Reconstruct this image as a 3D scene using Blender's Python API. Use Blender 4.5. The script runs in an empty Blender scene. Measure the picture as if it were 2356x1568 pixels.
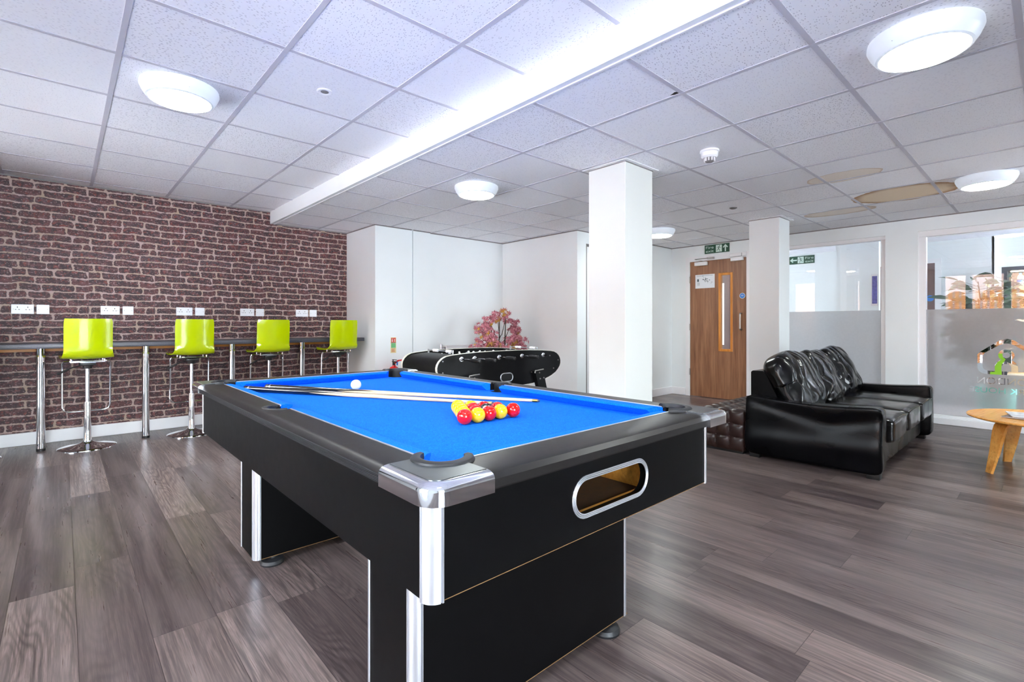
import bpy, bmesh, math, random
from mathutils import Vector, Matrix
PI = math.pi
C = bpy.context.scene.collection
scene = bpy.context.scene

# ------------------------------------------------------------------ camera
HC = 1.095
cam_d = bpy.data.cameras.new('camera'); cam = bpy.data.objects.new('camera', cam_d); C.objects.link(cam)
cam_d.sensor_width = 36.0; cam_d.sensor_fit = 'HORIZONTAL'
cam_d.lens = 36.0 * 1135.5 / 2356.0
cam_d.shift_y = -(784.0 - 745.2) / 2356.0
cam_d.clip_start = 0.02
cam.location = (0, 0, HC)
cam.rotation_euler = (PI / 2, 0, -math.radians(42.32))
scene.camera = cam
# ------------------------------------------------------------------ view, world, light
scene.view_settings.view_transform = 'Standard'
scene.view_settings.look = 'None'
scene.view_settings.gamma = 1.0
scene.view_settings.use_curve_mapping = False
scene.view_settings.exposure = 1.2
cy = scene.cycles
cy.use_denoising = True
try: cy.denoiser = 'OPENIMAGEDENOISE'
except Exception: pass
cy.max_bounces = 10; cy.diffuse_bounces = 5; cy.glossy_bounces = 5; cy.transmission_bounces = 8; cy.transparent_max_bounces = 12
cy.sample_clamp_indirect = 8.0; cy.caustics_reflective = False; cy.caustics_refractive = False
LAMP = 32.0        # ceiling diffuser emission
SKY = 22.0         # daylight

w = bpy.data.worlds.new('sky'); scene.world = w; w.use_nodes = True
wn = w.node_tree.nodes; wl = w.node_tree.links
bg = wn['Background']; bg.inputs[1].default_value = SKY
tc = wn.new('ShaderNodeTexCoord'); sx = wn.new('ShaderNodeSeparateXYZ'); rp = wn.new('ShaderNodeValToRGB')
wl.new(tc.outputs['Generated'], sx.inputs[0]); wl.new(sx.outputs['Z'], rp.inputs[0]); wl.new(rp.outputs[0], bg.inputs[0])
rp.color_ramp.elements[0].position = 0.0; rp.color_ramp.elements[0].color = (.91, .955, 1.0, 1)
rp.color_ramp.elements[1].position = 0.7; rp.color_ramp.elements[1].color = (.70, .82, 1.0, 1)

def area(name, loc, rot, sx_, sy_, power, col=(1, 1, 1), portal=False, spread=None):
    d = bpy.data.lights.new(name, 'AREA'); d.shape = 'RECTANGLE'; d.size = sx_; d.size_y = sy_; d.energy = power; d.color = col
    if portal: d.cycles.is_portal = True
    if spread: d.spread = spread
    o = bpy.data.objects.new(name, d); C.objects.link(o); o.location = loc; o.rotation_euler = rot
    return o
# daylight openings: (side, y0, y1, z0, z1) in the window wall at x = XW, and in the wall behind the camera
XW, YB, YW = -1.6, -3.0, 6.27
WIN_L = [(.15, 1.85), (2.95, 3.65), (4.35, 5.2)]
WZ = (.12, 2.32)
WIN_B = [(-1.2, .6), (4.9, 5.8)]  # unseen; the right one is added to light faces turned to the camera
for a, b in WIN_L:
    area('window_daylight', (XW - .12, (a + b) / 2, (WZ[0] + WZ[1]) / 2), (0, -PI / 2, 0), WZ[1] - WZ[0], b - a, 1, portal=True)
for a, b in WIN_B:
    area('window_daylight', ((a + b) / 2, YB - .12, (WZ[0] + WZ[1]) / 2), (PI / 2, 0, 0), b - a, WZ[1] - WZ[0], 1, portal=True)
area('window_daylight', (8.45, YB - .12, 1.22), (PI / 2, 0, 0), 2.1, 1.85, 1, portal=True)  # unseen corridor end opening, added to brighten the corridor
area('window_daylight', (8.3, YW + .12, 1.3), (-PI / 2, 0, 0), 1.6, 1.6, 1, portal=True)  # added opening at the other corridor end, also out of view
sun_d = bpy.data.lights.new('sun', 'SUN'); sun_d.energy = 45.0; sun_d.angle = math.radians(2); sun_d.color = (1.0, .97, .93)
sun = bpy.data.objects.new('sun', sun_d); C.objects.link(sun); sun.rotation_euler = (math.radians(35), math.radians(-62), 0)
# the sun comes from above the building, over the window wall's back: it lights the yard, not the room
sun.rotation_euler = Vector((-.34, .18, -.92)).to_track_quat('-Z', 'Y').to_euler()

# ------------------------------------------------------------------ materials
class NT:
    def __init__(s, name):
        s.m = bpy.data.materials.new(name); s.m.use_nodes = True
        s.t = s.m.node_tree; s.n = s.t.nodes; s.l = s.t.links; s.b = s.n['Principled BSDF']; s.out = s.n['Material Output']
    def set(s, sock, v):
        if v is None: return
        if hasattr(v, 'is_output') or isinstance(v, bpy.types.NodeSocket): s.l.new(v, sock)
        else:
            if isinstance(v, (tuple, list)) and len(v) == 3 and sock.type == 'RGBA': v = (*v, 1)
            sock.default_value = v
    def node(s, typ, ins=None, **props):
        nd = s.n.new('ShaderNode' + typ)
        for k, v in props.items(): setattr(nd, k, v)
        for k, v in (ins or {}).items(): s.set(nd.inputs[k], v)
        return nd
    def m_(s, op, a, b=None, c=None, clamp=False):
        nd = s.n.new('ShaderNodeMath'); nd.operation = op; nd.use_clamp = clamp
        s.set(nd.inputs[0], a)
        if b is not None: s.set(nd.inputs[1], b)
        if c is not None: s.set(nd.inputs[2], c)
        return nd.outputs[0]
    def mix(s, f, a, b, blend='MIX'):
        nd = s.n.new('ShaderNodeMix'); nd.data_type = 'RGBA'; nd.blend_type = blend
        s.set(nd.inputs[0], f); s.set(nd.inputs[6], a); s.set(nd.inputs[7], b)
        return nd.outputs[2]
    def ss(s, v, lo, hi):
        nd = s.n.new('ShaderNodeMapRange'); nd.interpolation_type = 'SMOOTHSTEP'
        s.set(nd.inputs[0], v); nd.inputs[1].default_value = lo; nd.inputs[2].default_value = hi
        return nd.outputs[0]
    def obj(s): return s.node('TexCoord').outputs['Object']
    def sep(s, v):
        nd = s.node('SeparateXYZ', {0: v}); return nd.outputs[0], nd.outputs[1], nd.outputs[2]
    def comb(s, x=0.0, y=0.0, z=0.0): return s.node('CombineXYZ', {0: x, 1: y, 2: z}).outputs[0]
    def noise(s, v, scale, detail=3, rough=.5, dist=0.0):
        return s.node('TexNoise', {'Vector': v, 'Scale': scale, 'Detail': detail, 'Roughness': rough, 'Distortion': dist}).outputs[0]
    def ramp(s, f, stops):
        nd = s.node('ValToRGB', {0: f}); cr = nd.color_ramp
        while len(cr.elements) < len(stops): cr.elements.new(.5)
        for e, (p, c) in zip(cr.elements, stops): e.position = p; e.color = (*c, 1)
        return nd.outputs[0]
    def bump(s, h, strength=.3, dist=.002):
        s.l.new(s.node('Bump', {'Height': h, 'Strength': strength, 'Distance': dist}).outputs[0], s.b.inputs['Normal'])
    def base(s, c, rough=None, metal=None, **k):
        s.set(s.b.inputs['Base Color'], c); s.set(s.b.inputs['Roughness'], rough); s.set(s.b.inputs['Metallic'], metal)
        for kk, v in k.items(): s.set(s.b.inputs[kk.replace('_', ' ')], v)

def lin(r, g, b):
    f = lambda c: (c / 255 / 12.92) if c / 255 <= .04045 else ((c / 255 + .055) / 1.055) ** 2.4
    return (f(r), f(g), f(b))

MC = {}
def mat(name, col, rough=.5, metal=0.0, var=.06, nscale=9, bump=0.0, bscale=200, bdist=.0005, **k):
    """plain procedural material: base colour with a slight noise variation"""
    if name in MC: return MC[name]
    t = NT(name); v = t.obj()
    n = t.noise(v, nscale, 4)
    c = lin(*col)
    lo = tuple(x * (1 - var) for x in c); hi = tuple(min(1, x * (1 + var)) for x in c)
    t.base(t.ramp(n, [(.3, lo), (.7, hi)]), t.m_('MULTIPLY_ADD', n, rough * .15, rough * .92), metal)
    for kk, vv in k.items(): t.set(t.b.inputs[kk.replace('_', ' ')], vv)
    if bump: t.bump(t.noise(v, bscale, 3), bump, bdist)
    MC[name] = t.m
    return t.m

def mat_emit(name, col, strength):
    t = NT(name); t.base(col, .4)
    t.set(t.b.inputs['Emission Color'], col); t.set(t.b.inputs['Emission Strength'], strength)
    return t.m

def mat_floor():
    t = NT('dark oak vinyl planks'); x, y, z = t.sep(t.obj())
    W, L = .1955, 1.22
    u = t.m_('DIVIDE', t.m_('SUBTRACT', x, .038), W); row = t.m_('FLOOR', u); fu = t.m_('FRACT', u)
    rr = t.node('TexWhiteNoise', {'W': t.m_('ADD', row, 31.7)}, noise_dimensions='1D').outputs[0]
    v = t.m_('ADD', t.m_('DIVIDE', y, L), rr); col = t.m_('FLOOR', v); fv = t.m_('FRACT', v)
    idn = t.node('TexWhiteNoise', {'Vector': t.comb(row, col, 0)}, noise_dimensions='3D')
    rid = idn.outputs[0]; off = t.m_('MULTIPLY', rid, 57.0)
    # long grain fibres
    g1 = t.noise(t.comb(t.m_('MULTIPLY', x, 90.0), t.m_('MULTIPLY', y, 2.5), off), 1.0, 4, .6)
    g2 = t.noise(t.comb(t.m_('MULTIPLY', x, 320.0), t.m_('MULTIPLY', y, 9.0), off), 1.0, 3, .6)
    # cathedral figure: contour lines of a stretched field
    fld = t.noise(t.comb(t.m_('MULTIPLY', x, 8.0), t.m_('MULTIPLY', y, .95), off), 1.0, 1, .4, .15)
    rings = t.m_('SINE', t.m_('MULTIPLY', t.m_('ADD', fld, t.m_('MULTIPLY', g1, .012)), 120.0))
    rings = t.m_('POWER', t.m_('MULTIPLY_ADD', rings, .5, .5), 1.6)
    fade = t.ss(t.noise(t.comb(t.m_('MULTIPLY', x, 3), t.m_('MULTIPLY', y, .8), off), 1.0, 1), .36, .58)
    rings = t.m_('MULTIPLY', rings, fade)
    base = t.ramp(rid, [(0, lin(78, 66, 66)), (.5, lin(106, 91, 88)), (1, lin(148, 129, 122))])
    c = t.mix(t.ss(g1, .40, .62), base, t.mix(.55, base, lin(54, 45, 46)))
    c = t.mix(t.m_('MULTIPLY', t.ss(g2, .40, .60), .42), c, lin(54, 46, 47))
    c = t.mix(t.m_('MULTIPLY', rings, .5), c, lin(52, 43, 43))
    big = t.noise(t.comb(t.m_('MULTIPLY', x, 12.0), t.m_('MULTIPLY', y, 1.0), off), 1.0, 2)
    c = t.mix(t.m_('MULTIPLY', t.ss(big, .35, .75), .3), c, lin(150, 134, 128))
    eu = t.m_('MULTIPLY', t.m_('MINIMUM', fu, t.m_('SUBTRACT', 1.0, fu)), W)
    ev = t.m_('MULTIPLY', t.m_('MINIMUM', fv, t.m_('SUBTRACT', 1.0, fv)), L)
    seam = t.m_('SUBTRACT', 1.0, t.ss(t.m_('MINIMUM', eu, ev), .0003, .0016))
    c = t.mix(t.m_('MULTIPLY', seam, .85), c, lin(40, 32, 32))
    t.base(c, t.m_('MULTIPLY_ADD', g1, .16, .22)); t.set(t.b.inputs['Specular IOR Level'], .32)
    h = t.m_('SUBTRACT', t.m_('MULTIPLY', g2, .6), t.m_('MULTIPLY', seam, 1.2))
    t.bump(h, .35, .0006)
    return t.m

def mat_brick():
    t = NT('printed brick wallpaper'); x, y, z = t.sep(t.obj())
    P = .52
    up = t.m_('DIVIDE', t.m_('ADD', x, .334), P); xp = t.m_('MULTIPLY', t.m_('FRACT', up), P)
    pv = t.comb(xp, 0.0, z)
    wob = t.m_('MULTIPLY', t.m_('SUBTRACT', t.noise(pv, 4.5, 2), .5), .045)
    zz = t.m_('ADD', z, wob)
    H = .0665
    v = t.m_('DIVIDE', zz, H); row = t.m_('FLOOR', v); fv = t.m_('FRACT', v)
    w1 = t.m_('ADD', t.m_('DIVIDE', t.m_('ADD', xp, t.m_('MULTIPLY', t.m_('SUBTRACT', t.noise(pv, 22.0, 2), .5), .03)), .205), t.m_('MULTIPLY', row, 7.317))
    ve = t.node('TexVoronoi', {'W': w1, 'Scale': 1.0, 'Randomness': .72}, voronoi_dimensions='1D', feature='DISTANCE_TO_EDGE')
    vc = t.node('TexVoronoi', {'W': w1, 'Scale': 1.0, 'Randomness': .72}, voronoi_dimensions='1D', feature='F1')
    dx = t.m_('MULTIPLY', ve.outputs['Distance'], .205)
    dz = t.m_('MULTIPLY', t.m_('MINIMUM', fv, t.m_('SUBTRACT', 1.0, fv)), H)
    # rounded corners: combine the two distances from inside a band
    band = .020
    ax = t.m_('MAXIMUM', t.m_('SUBTRACT', band, dx), 0.0); az = t.m_('MAXIMUM', t.m_('SUBTRACT', band, dz), 0.0)
    d = t.m_('SUBTRACT', band, t.m_('SQRT', t.m_('ADD', t.m_('MULTIPLY', ax, ax), t.m_('MULTIPLY', az, az))))
    n1 = t.noise(pv, 26.0, 4, .6); n2 = t.noise(pv, 70.0, 4, .65)
    d = t.m_('ADD', d, t.m_('MULTIPLY', t.m_('SUBTRACT', n1, .5), .024))
    d = t.m_('ADD', d, t.m_('MULTIPLY', t.m_('SUBTRACT', n2, .5), .014))
    mask = t.ss(d, .0040, .0085)
    idc = t.node('SeparateColor', {0: vc.outputs['Color']})
    n3 = t.noise(t.comb(t.m_('MULTIPLY', xp, 14.0), 0.0, t.m_('MULTIPLY', z, 34.0)), 1.0, 4, .65)
    bc = t.ramp(idc.outputs[0], [(0, lin(48, 30, 35)), (.45, lin(62, 34, 38)), (.75, lin(80, 38, 38)), (1, lin(62, 50, 58))])
    bc = t.mix(t.m_('MULTIPLY', t.ss(n3, .48, .60), .75), bc, lin(110, 68, 70))
    bc = t.mix(t.ss(t.noise(pv, 24.0, 4, .6), .50, .62), bc, lin(50, 34, 38))
    bc = t.mix(t.m_('MULTIPLY', t.ss(t.noise(pv, 31.0, 3, .6, .5), .56, .64), .7), bc, lin(128, 56, 48))
    bc = t.mix(t.m_('MULTIPLY', t.ss(t.noise(t.comb(t.m_('MULTIPLY', xp, 60.0), 0.0, t.m_('MULTIPLY', z, 110.0)), 1.0, 3, .6), .57, .66), .85), bc, lin(170, 142, 142))
    edge = t.m_('SUBTRACT', 1.0, t.ss(d, .009, .014))
    bc = t.mix(t.m_('MULTIPLY', edge, .4), bc, lin(48, 32, 34))
    mc = t.ramp(t.noise(pv, 9.0, 3), [(.3, lin(164, 142, 122)), (.65, lin(174, 150, 146))])
    c = t.mix(mask, mc, bc)
    fu = t.m_('FRACT', up); seam = t.m_('SUBTRACT', 1.0, t.ss(t.m_('MINIMUM', fu, t.m_('SUBTRACT', 1.0, fu)), .0012, .0035))
    c = t.mix(t.m_('MULTIPLY', seam, .45), c, lin(120, 96, 96))
    t.base(c, .62)
    return t.m

def mat_tiles(name, x0, y0, stains=(), chip=None):
    t = NT(name); v = t.obj(); x, y, z = t.sep(v)
    ix = t.m_('FLOOR', t.m_('DIVIDE', t.m_('SUBTRACT', x, x0), .6)); iy = t.m_('FLOOR', t.m_('DIVIDE', t.m_('SUBTRACT', y, y0), .6))
    wn_ = t.node('TexWhiteNoise', {'Vector': t.comb(ix, iy, 0)}, noise_dimensions='3D')
    rid = wn_.outputs[0]
    # fissures run one way on some tiles, the other way on the rest
    sw = t.m_('GREATER_THAN', rid, .5)
    ax = t.node('Mix', {0: sw, 2: x, 3: y}).outputs[0]; ay = t.node('Mix', {0: sw, 2: y, 3: x}).outputs[0]
    off = t.m_('MULTIPLY', rid, 43.0)
    f1 = t.node('TexVoronoi', {'Vector': t.comb(t.m_('MULTIPLY', ax, 46.0), t.m_('MULTIPLY', ay, 90.0), off), 'Scale': 1.0, 'Randomness': 1.0}, voronoi_dimensions='2D', feature='F1').outputs['Distance']
    gate = t.noise(t.comb(t.m_('MULTIPLY', ax, 30.0), t.m_('MULTIPLY', ay, 60.0), off), 1.0, 2)
    pits = t.m_('MULTIPLY', t.m_('SUBTRACT', 1.0, t.ss(f1, .12, .26)), t.ss(gate, .44, .54))
    amt = t.m_('MULTIPLY_ADD', t.ss(t.m_('FRACT', t.m_('MULTIPLY', rid, 7.3)), .2, .8),   .42, .20)
    base = t.ramp(rid, [(0, lin(236, 236, 239)), (1, lin(246, 246, 249))])
    c = t.mix(t.m_('MULTIPLY', pits, amt), base, lin(140, 136, 146))
    for (cx, cy_, rx, ry, strength, ring) in stains:
        dx = t.m_('DIVIDE', t.m_('SUBTRACT', x, cx), rx); dy = t.m_('DIVIDE', t.m_('SUBTRACT', y, cy_), ry)
        r = t.m_('SQRT', t.m_('ADD', t.m_('MULTIPLY', dx, dx), t.m_('MULTIPLY', dy, dy)))
        r = t.m_('ADD', r, t.m_('MULTIPLY', t.m_('SUBTRACT', t.noise(v, 7.0, 2), .5), .25))
        inside = t.m_('SUBTRACT', 1.0, t.ss(r, .97, 1.0)); rim = t.m_('MULTIPLY', inside, t.ss(r, ring, .99))
        c = t.mix(t.m_('MULTIPLY', inside, .75 * strength), c, lin(220, 192, 146))
        c = t.mix(t.m_('MULTIPLY', rim, .9 * strength), c, lin(150, 104, 54))
    if chip:
        hx = t.m_('ABSOLUTE', t.m_('SUBTRACT', x, chip[0])); hy_ = t.m_('ABSOLUTE', t.m_('SUBTRACT', y, chip[1]))
        c = t.mix(t.m_('LESS_THAN', t.m_('ADD', t.m_('MULTIPLY', hx, 2.0), hy_), .035), c, lin(30, 26, 24))
    t.base(c, .85)
    t.bump(t.m_('SUBTRACT', 1.0, pits), .25, .001)
    return t.m

def mat_wood(name, c1, c2, axis='Z', rough=.42, sc=1.0):
    t = NT(name); x, y, z = t.sep(t.obj())
    k = {'X': (1.6, 26, 26), 'Y': (26, 1.6, 26), 'Z': (26, 26, 1.6)}[axis]
    g = t.noise(t.comb(t.m_('MULTIPLY', x, k[0] * sc), t.m_('MULTIPLY', y, k[1] * sc), t.m_('MULTIPLY', z, k[2] * sc)), 1.0, 5, .62, .4)
    f = t.noise(t.comb(t.m_('MULTIPLY', x, k[0] * 6 * sc), t.m_('MULTIPLY', y, k[1] * 6 * sc), t.m_('MULTIPLY', z, k[2] * 3 * sc)), 1.0, 3)
    c = t.ramp(g, [(.32, lin(*c1)), (.66, lin(*c2))])
    c = t.mix(t.m_('MULTIPLY', t.ss(f, .5, .72), .4), c, lin(*[int(q * .72) for q in c1]))
    t.base(c, rough); t.bump(f, .08, .0004)
    return t.m

def mat_cloth():
    t = NT('blue baize'); v = t.obj()
    n = t.noise(v, 380.0, 3, .6); n2 = t.noise(v, 60.0, 3)
    c = t.ramp(n, [(.30, lin(0, 78, 206)), (.52, lin(0, 106, 236)), (.74, lin(24, 140, 250))])
    c = t.mix(t.m_('MULTIPLY', t.ss(n2, .4, .7), .25), c, lin(0, 88, 224))
    t.base(c, .88); t.set(t.b.inputs['Specular IOR Level'], .12); t.bump(n, .25, .0005)
    return t.m

def mat_leather(name, c, rough, wr=.6, wscale=3.2, spec=.4):
    t = NT(name); v = t.obj(); x, y, z = t.sep(v)
    n1 = t.noise(t.comb(t.m_('MULTIPLY', x, 1.6), t.m_('MULTIPLY', y, 1.2), t.m_('MULTIPLY', z, .7)), wscale, 2, .4, .6); n2 = t.noise(v, wscale * 1.7, 2, .4)
    h = t.m_('ADD', t.m_('MULTIPLY', n1, 1.0), t.m_('MULTIPLY', n2, .4))
    cc = lin(*c)
    t.base(t.ramp(n2, [(.3, tuple(q * .75 for q in cc)), (.7, tuple(q * 1.2 for q in cc))]), t.m_('MULTIPLY_ADD', n2, .10, rough - .05)); t.set(t.b.inputs['Specular IOR Level'], spec)
    t.bump(h, wr, .02)
    return t.m

def mat_glass():
    t = NT('clear window glass')
    tr = t.node('BsdfTransparent', {0: (.97, .985, .98, 1)}); gl = t.node('BsdfGlossy', {'Color': (1, 1, 1, 1), 'Roughness': .0})
    fr = t.node('Fresnel', {'IOR': 1.5}); f2 = t.m_('MULTIPLY', fr.outputs[0], 1.15, clamp=True)
    mx = t.node('MixShader', {0: f2, 1: tr.outputs[0], 2: gl.outputs[0]}); t.l.new(mx.outputs[0], t.out.inputs[0])
    return t.m
def mat_frost():
    t = NT('frosted window film'); v = t.obj()
    t.base((.95, .96, .98, 1), .22); t.set(t.b.inputs['Transmission Weight'], 1.0); t.set(t.b.inputs['IOR'], 1.28)
    tl = t.node('BsdfTranslucent', {0: (.94, .95, .97, 1)}); df = t.node('BsdfDiffuse', {0: (.94, .95, .97, 1)})
    m1 = t.node('MixShader', {0: .6, 1: tl.outputs[0], 2: df.outputs[0]})
    n = t.noise(v, 40.0, 2)
    m2 = t.node('MixShader', {0: t.m_('MULTIPLY_ADD', n, .04, .40), 1: t.b.outputs[0], 2: m1.outputs[0]}); t.l.new(m2.outputs[0], t.out.inputs[0])
    return t.m

M = dict(
    floor=mat_floor(), brick=mat_brick(),
    tileL=mat_tiles('mineral ceiling tiles', .204, 3.100),
    tileR=mat_tiles('stained mineral ceiling tiles', 1.774, 1.294, [(5.70, .93, .33, .40, 1.0, .72), (4.68, 1.15, .16, .27, .55, .88), (6.12, 1.55, .17, .34, .5, .6)], (2.352, 1.318)),
    wall=mat('matt white wall paint', (234, 239, 240), .6, var=.012, nscale=3, bump=.05, bscale=300),
    colpaint=mat('off-white column paint', (208, 209, 204), .6, var=.012, nscale=3, bump=.05, bscale=300),  # wall paint darkened in colour to offset strong light on the near column
    white=mat('white gloss paint', (238, 238, 240), .35, var=.01),
    tbar=mat('ceiling grid bar', (190, 188, 196), .5, var=.02),
    shadowgap=mat('grey wall angle', (120, 116, 116), .6),  # painted as the shade at the ceiling gap; also plain grey fittings
    black_lam=mat('black laminate', (7, 7, 8), .42, var=.1, nscale=30, bump=.03, bscale=500, Specular_IOR_Level=.10),
    rail=mat('dark rail laminate', (24, 22, 22), .36, var=.08, nscale=60, bump=.10, bscale=700, Specular_IOR_Level=.2),
    rubber=mat('black rubber', (26, 27, 30), .5),
    chrome=mat('polished chrome', (222, 224, 228), .07, 1.0, var=.02),
    chrome_soft=mat('brushed chrome', (205, 207, 212), .24, 1.0, var=.03),
    gunmetal=mat('gunmetal cap top', (92, 96, 99), .3, .7, var=.1, nscale=30),
    alu=mat('satin aluminium', (214, 217, 224), .34, .85, var=.02),
    cloth=mat_cloth(),
    chip=mat('raw board edge', (120, 90, 54), .7),
    traywood=mat_wood('varnished tray wood', (168, 108, 38), (212, 150, 66), 'X'),
    traydark=mat('worn tray floor', (60, 42, 24), .7, var=.3, nscale=40),  # dark brown with a patchy tone
    dark=mat('black void paint', (6, 6, 7), .8),  # black standing for the shade inside an opening
    lime=mat('glossy lime plastic', (176, 194, 0), .14, var=.02, nscale=2, Coat_Weight=.6, Coat_Roughness=.05),
    blackp=mat('black plastic', (20, 20, 22), .4),
    counter=mat('dark speckled worktop', (66, 66, 74), .34, var=.45, nscale=420),
    pine=mat_wood('pine batten', (196, 120, 40), (222, 150, 66), 'X'),
    socket=mat('white socket plastic', (232, 233, 238), .3, var=.01),
    pin=mat('socket pin hole', (40, 40, 44), .6),
    leather=mat_leather('black glossy leather', (4, 4, 6), .28, .25, 2.2, .15),
    leather_c=mat_leather('creased black leather', (6, 6, 7), .20, .18, 4.2, .30),
    brown=mat_leather('brown tufted leather', (46, 28, 25), .32, .1, 6),
    door=mat_wood('walnut door veneer', (122, 80, 52), (164, 116, 82), 'Z', .38, .8),
    doord=mat_wood('dark brown door veneer', (92, 62, 54), (110, 76, 66), 'Z', .4, .8),
    beech=mat_wood('honey oak bead', (198, 122, 34), (226, 150, 56), 'Z', .35),
    tabletop=mat_wood('honey bent plywood', (214, 142, 62), (240, 178, 96), 'X', .22, .5),
    glass=mat_glass(), frost=mat_frost(),
    green=mat('safety green', (0, 70, 44), .4, var=.02), photolum=mat('pale luminous white', (214, 232, 222), .4, var=.02),
    steel=mat('satin steel', (176, 172, 168), .3, 1.0),
    bluest=mat('blue sticker', (30, 120, 210), .4), paper=mat('white paper', (228, 232, 236), .5, var=.02), ink=mat('dark print', (60, 80, 86), .6),
    red=mat('extinguisher red', (206, 18, 22), .25, var=.03), signred=mat('sign red', (196, 44, 22), .5), cream=mat('cream sign stock', (226, 214, 160), .5), signgreen=mat('sign soft green', (108, 182, 120), .5),
    foos=mat('black foosball laminate', (8, 8, 10), .45, var=.1, Specular_IOR_Level=.2), foos_edge=mat('pale edge banding', (206, 204, 192), .4), pitch=mat('green pitch', (34, 96, 50), .6),
    mint=mat('mint glaze pot', (72, 186, 168), .35), soil=mat('dark soil', (42, 30, 22), .9, var=.3, nscale=60),
    leaf=mat('dark green leaf', (34, 74, 30), .4, var=.35, nscale=25), bark=mat('dark stem bark', (58, 44, 34), .7, var=.3, nscale=40),
    purple=mat('blue violet poster print', (88, 84, 150), .5, var=.4, nscale=30),
    graphite=mat('dark graphite frame', (44, 46, 56), .4),
    shelf=mat('cream shelf board', (226, 214, 188), .5),
    ceil2=mat('plain ceiling', (214, 214, 222), .8), carpet=mat('grey carpet', (196, 188, 190), .95, var=.2, nscale=200),
    sealw=mat('white ivory resin', (236, 232, 218), .12, var=.01, Coat_Weight=.5), ballr=mat('red resin', (206, 12, 5), .1, var=.02, Coat_Weight=.5), bally=mat('yellow resin', (246, 190, 0), .1, var=.02, Coat_Weight=.5), ballk=mat('black resin', (16, 16, 18), .1, Coat_Weight=.5),
    ash=mat_wood('pale ash shaft', (206, 176, 132), (226, 200, 160), 'X', .3, .6), brass=mat('brass ferrule', (196, 156, 84), .3, 1.0), tipb=mat('blue chalk tip', (60, 70, 90), .8),
    grass=mat('yard ground', (205, 206, 212), .9, var=.2), fence=mat_wood('orange stained fence', (112, 62, 18), (132, 78, 26), 'Z', .6),
    limegr=mat('lime vinyl', (140, 206, 40), .4),
)
def mat_outbrick():
    t = NT('pink outdoor brick'); x, y, z = t.sep(t.obj())
    br = t.node('TexBrick', {'Vector': t.comb(y, z, 0.0), 'Color1': (*lin(104, 72, 62), 1), 'Color2': (*lin(90, 60, 52), 1), 'Mortar': (*lin(120, 104, 94), 1), 'Scale': 1.0, 'Mortar Size': .012, 'Brick Width': .225, 'Row Height': .075})
    t.base(br.outputs[0], .85); return t.m
M['outbrick'] = mat_outbrick()
M['leafp'] = None
def mat_maple():
    t = NT('pink maple leaf'); v = t.obj()
    n = t.noise(v, 7.0, 2); n2 = t.noise(v, 40.0, 2)
    c = t.ramp(n2, [(.3, lin(110, 46, 60)), (.5, lin(168, 92, 106)), (.72, lin(208, 142, 150))])
    c = t.mix(t.ss(n, .57, .66), c, lin(176, 128, 26))
    t.base(c, .5); return t.m
M['leafp'] = mat_maple()
M['lamp'] = mat_emit('glowing diffuser', (.95, 1.0, .96, 1), LAMP)
M['lampbody'] = mat('opal lamp body', (206, 214, 224), .3, var=.01, Emission_Color=(.85, .93, 1.0, 1), Emission_Strength=.12)
M['warmstrip'] = mat_emit('warm shelf light', (1.0, .78, .50, 1), 14.0)

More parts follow.
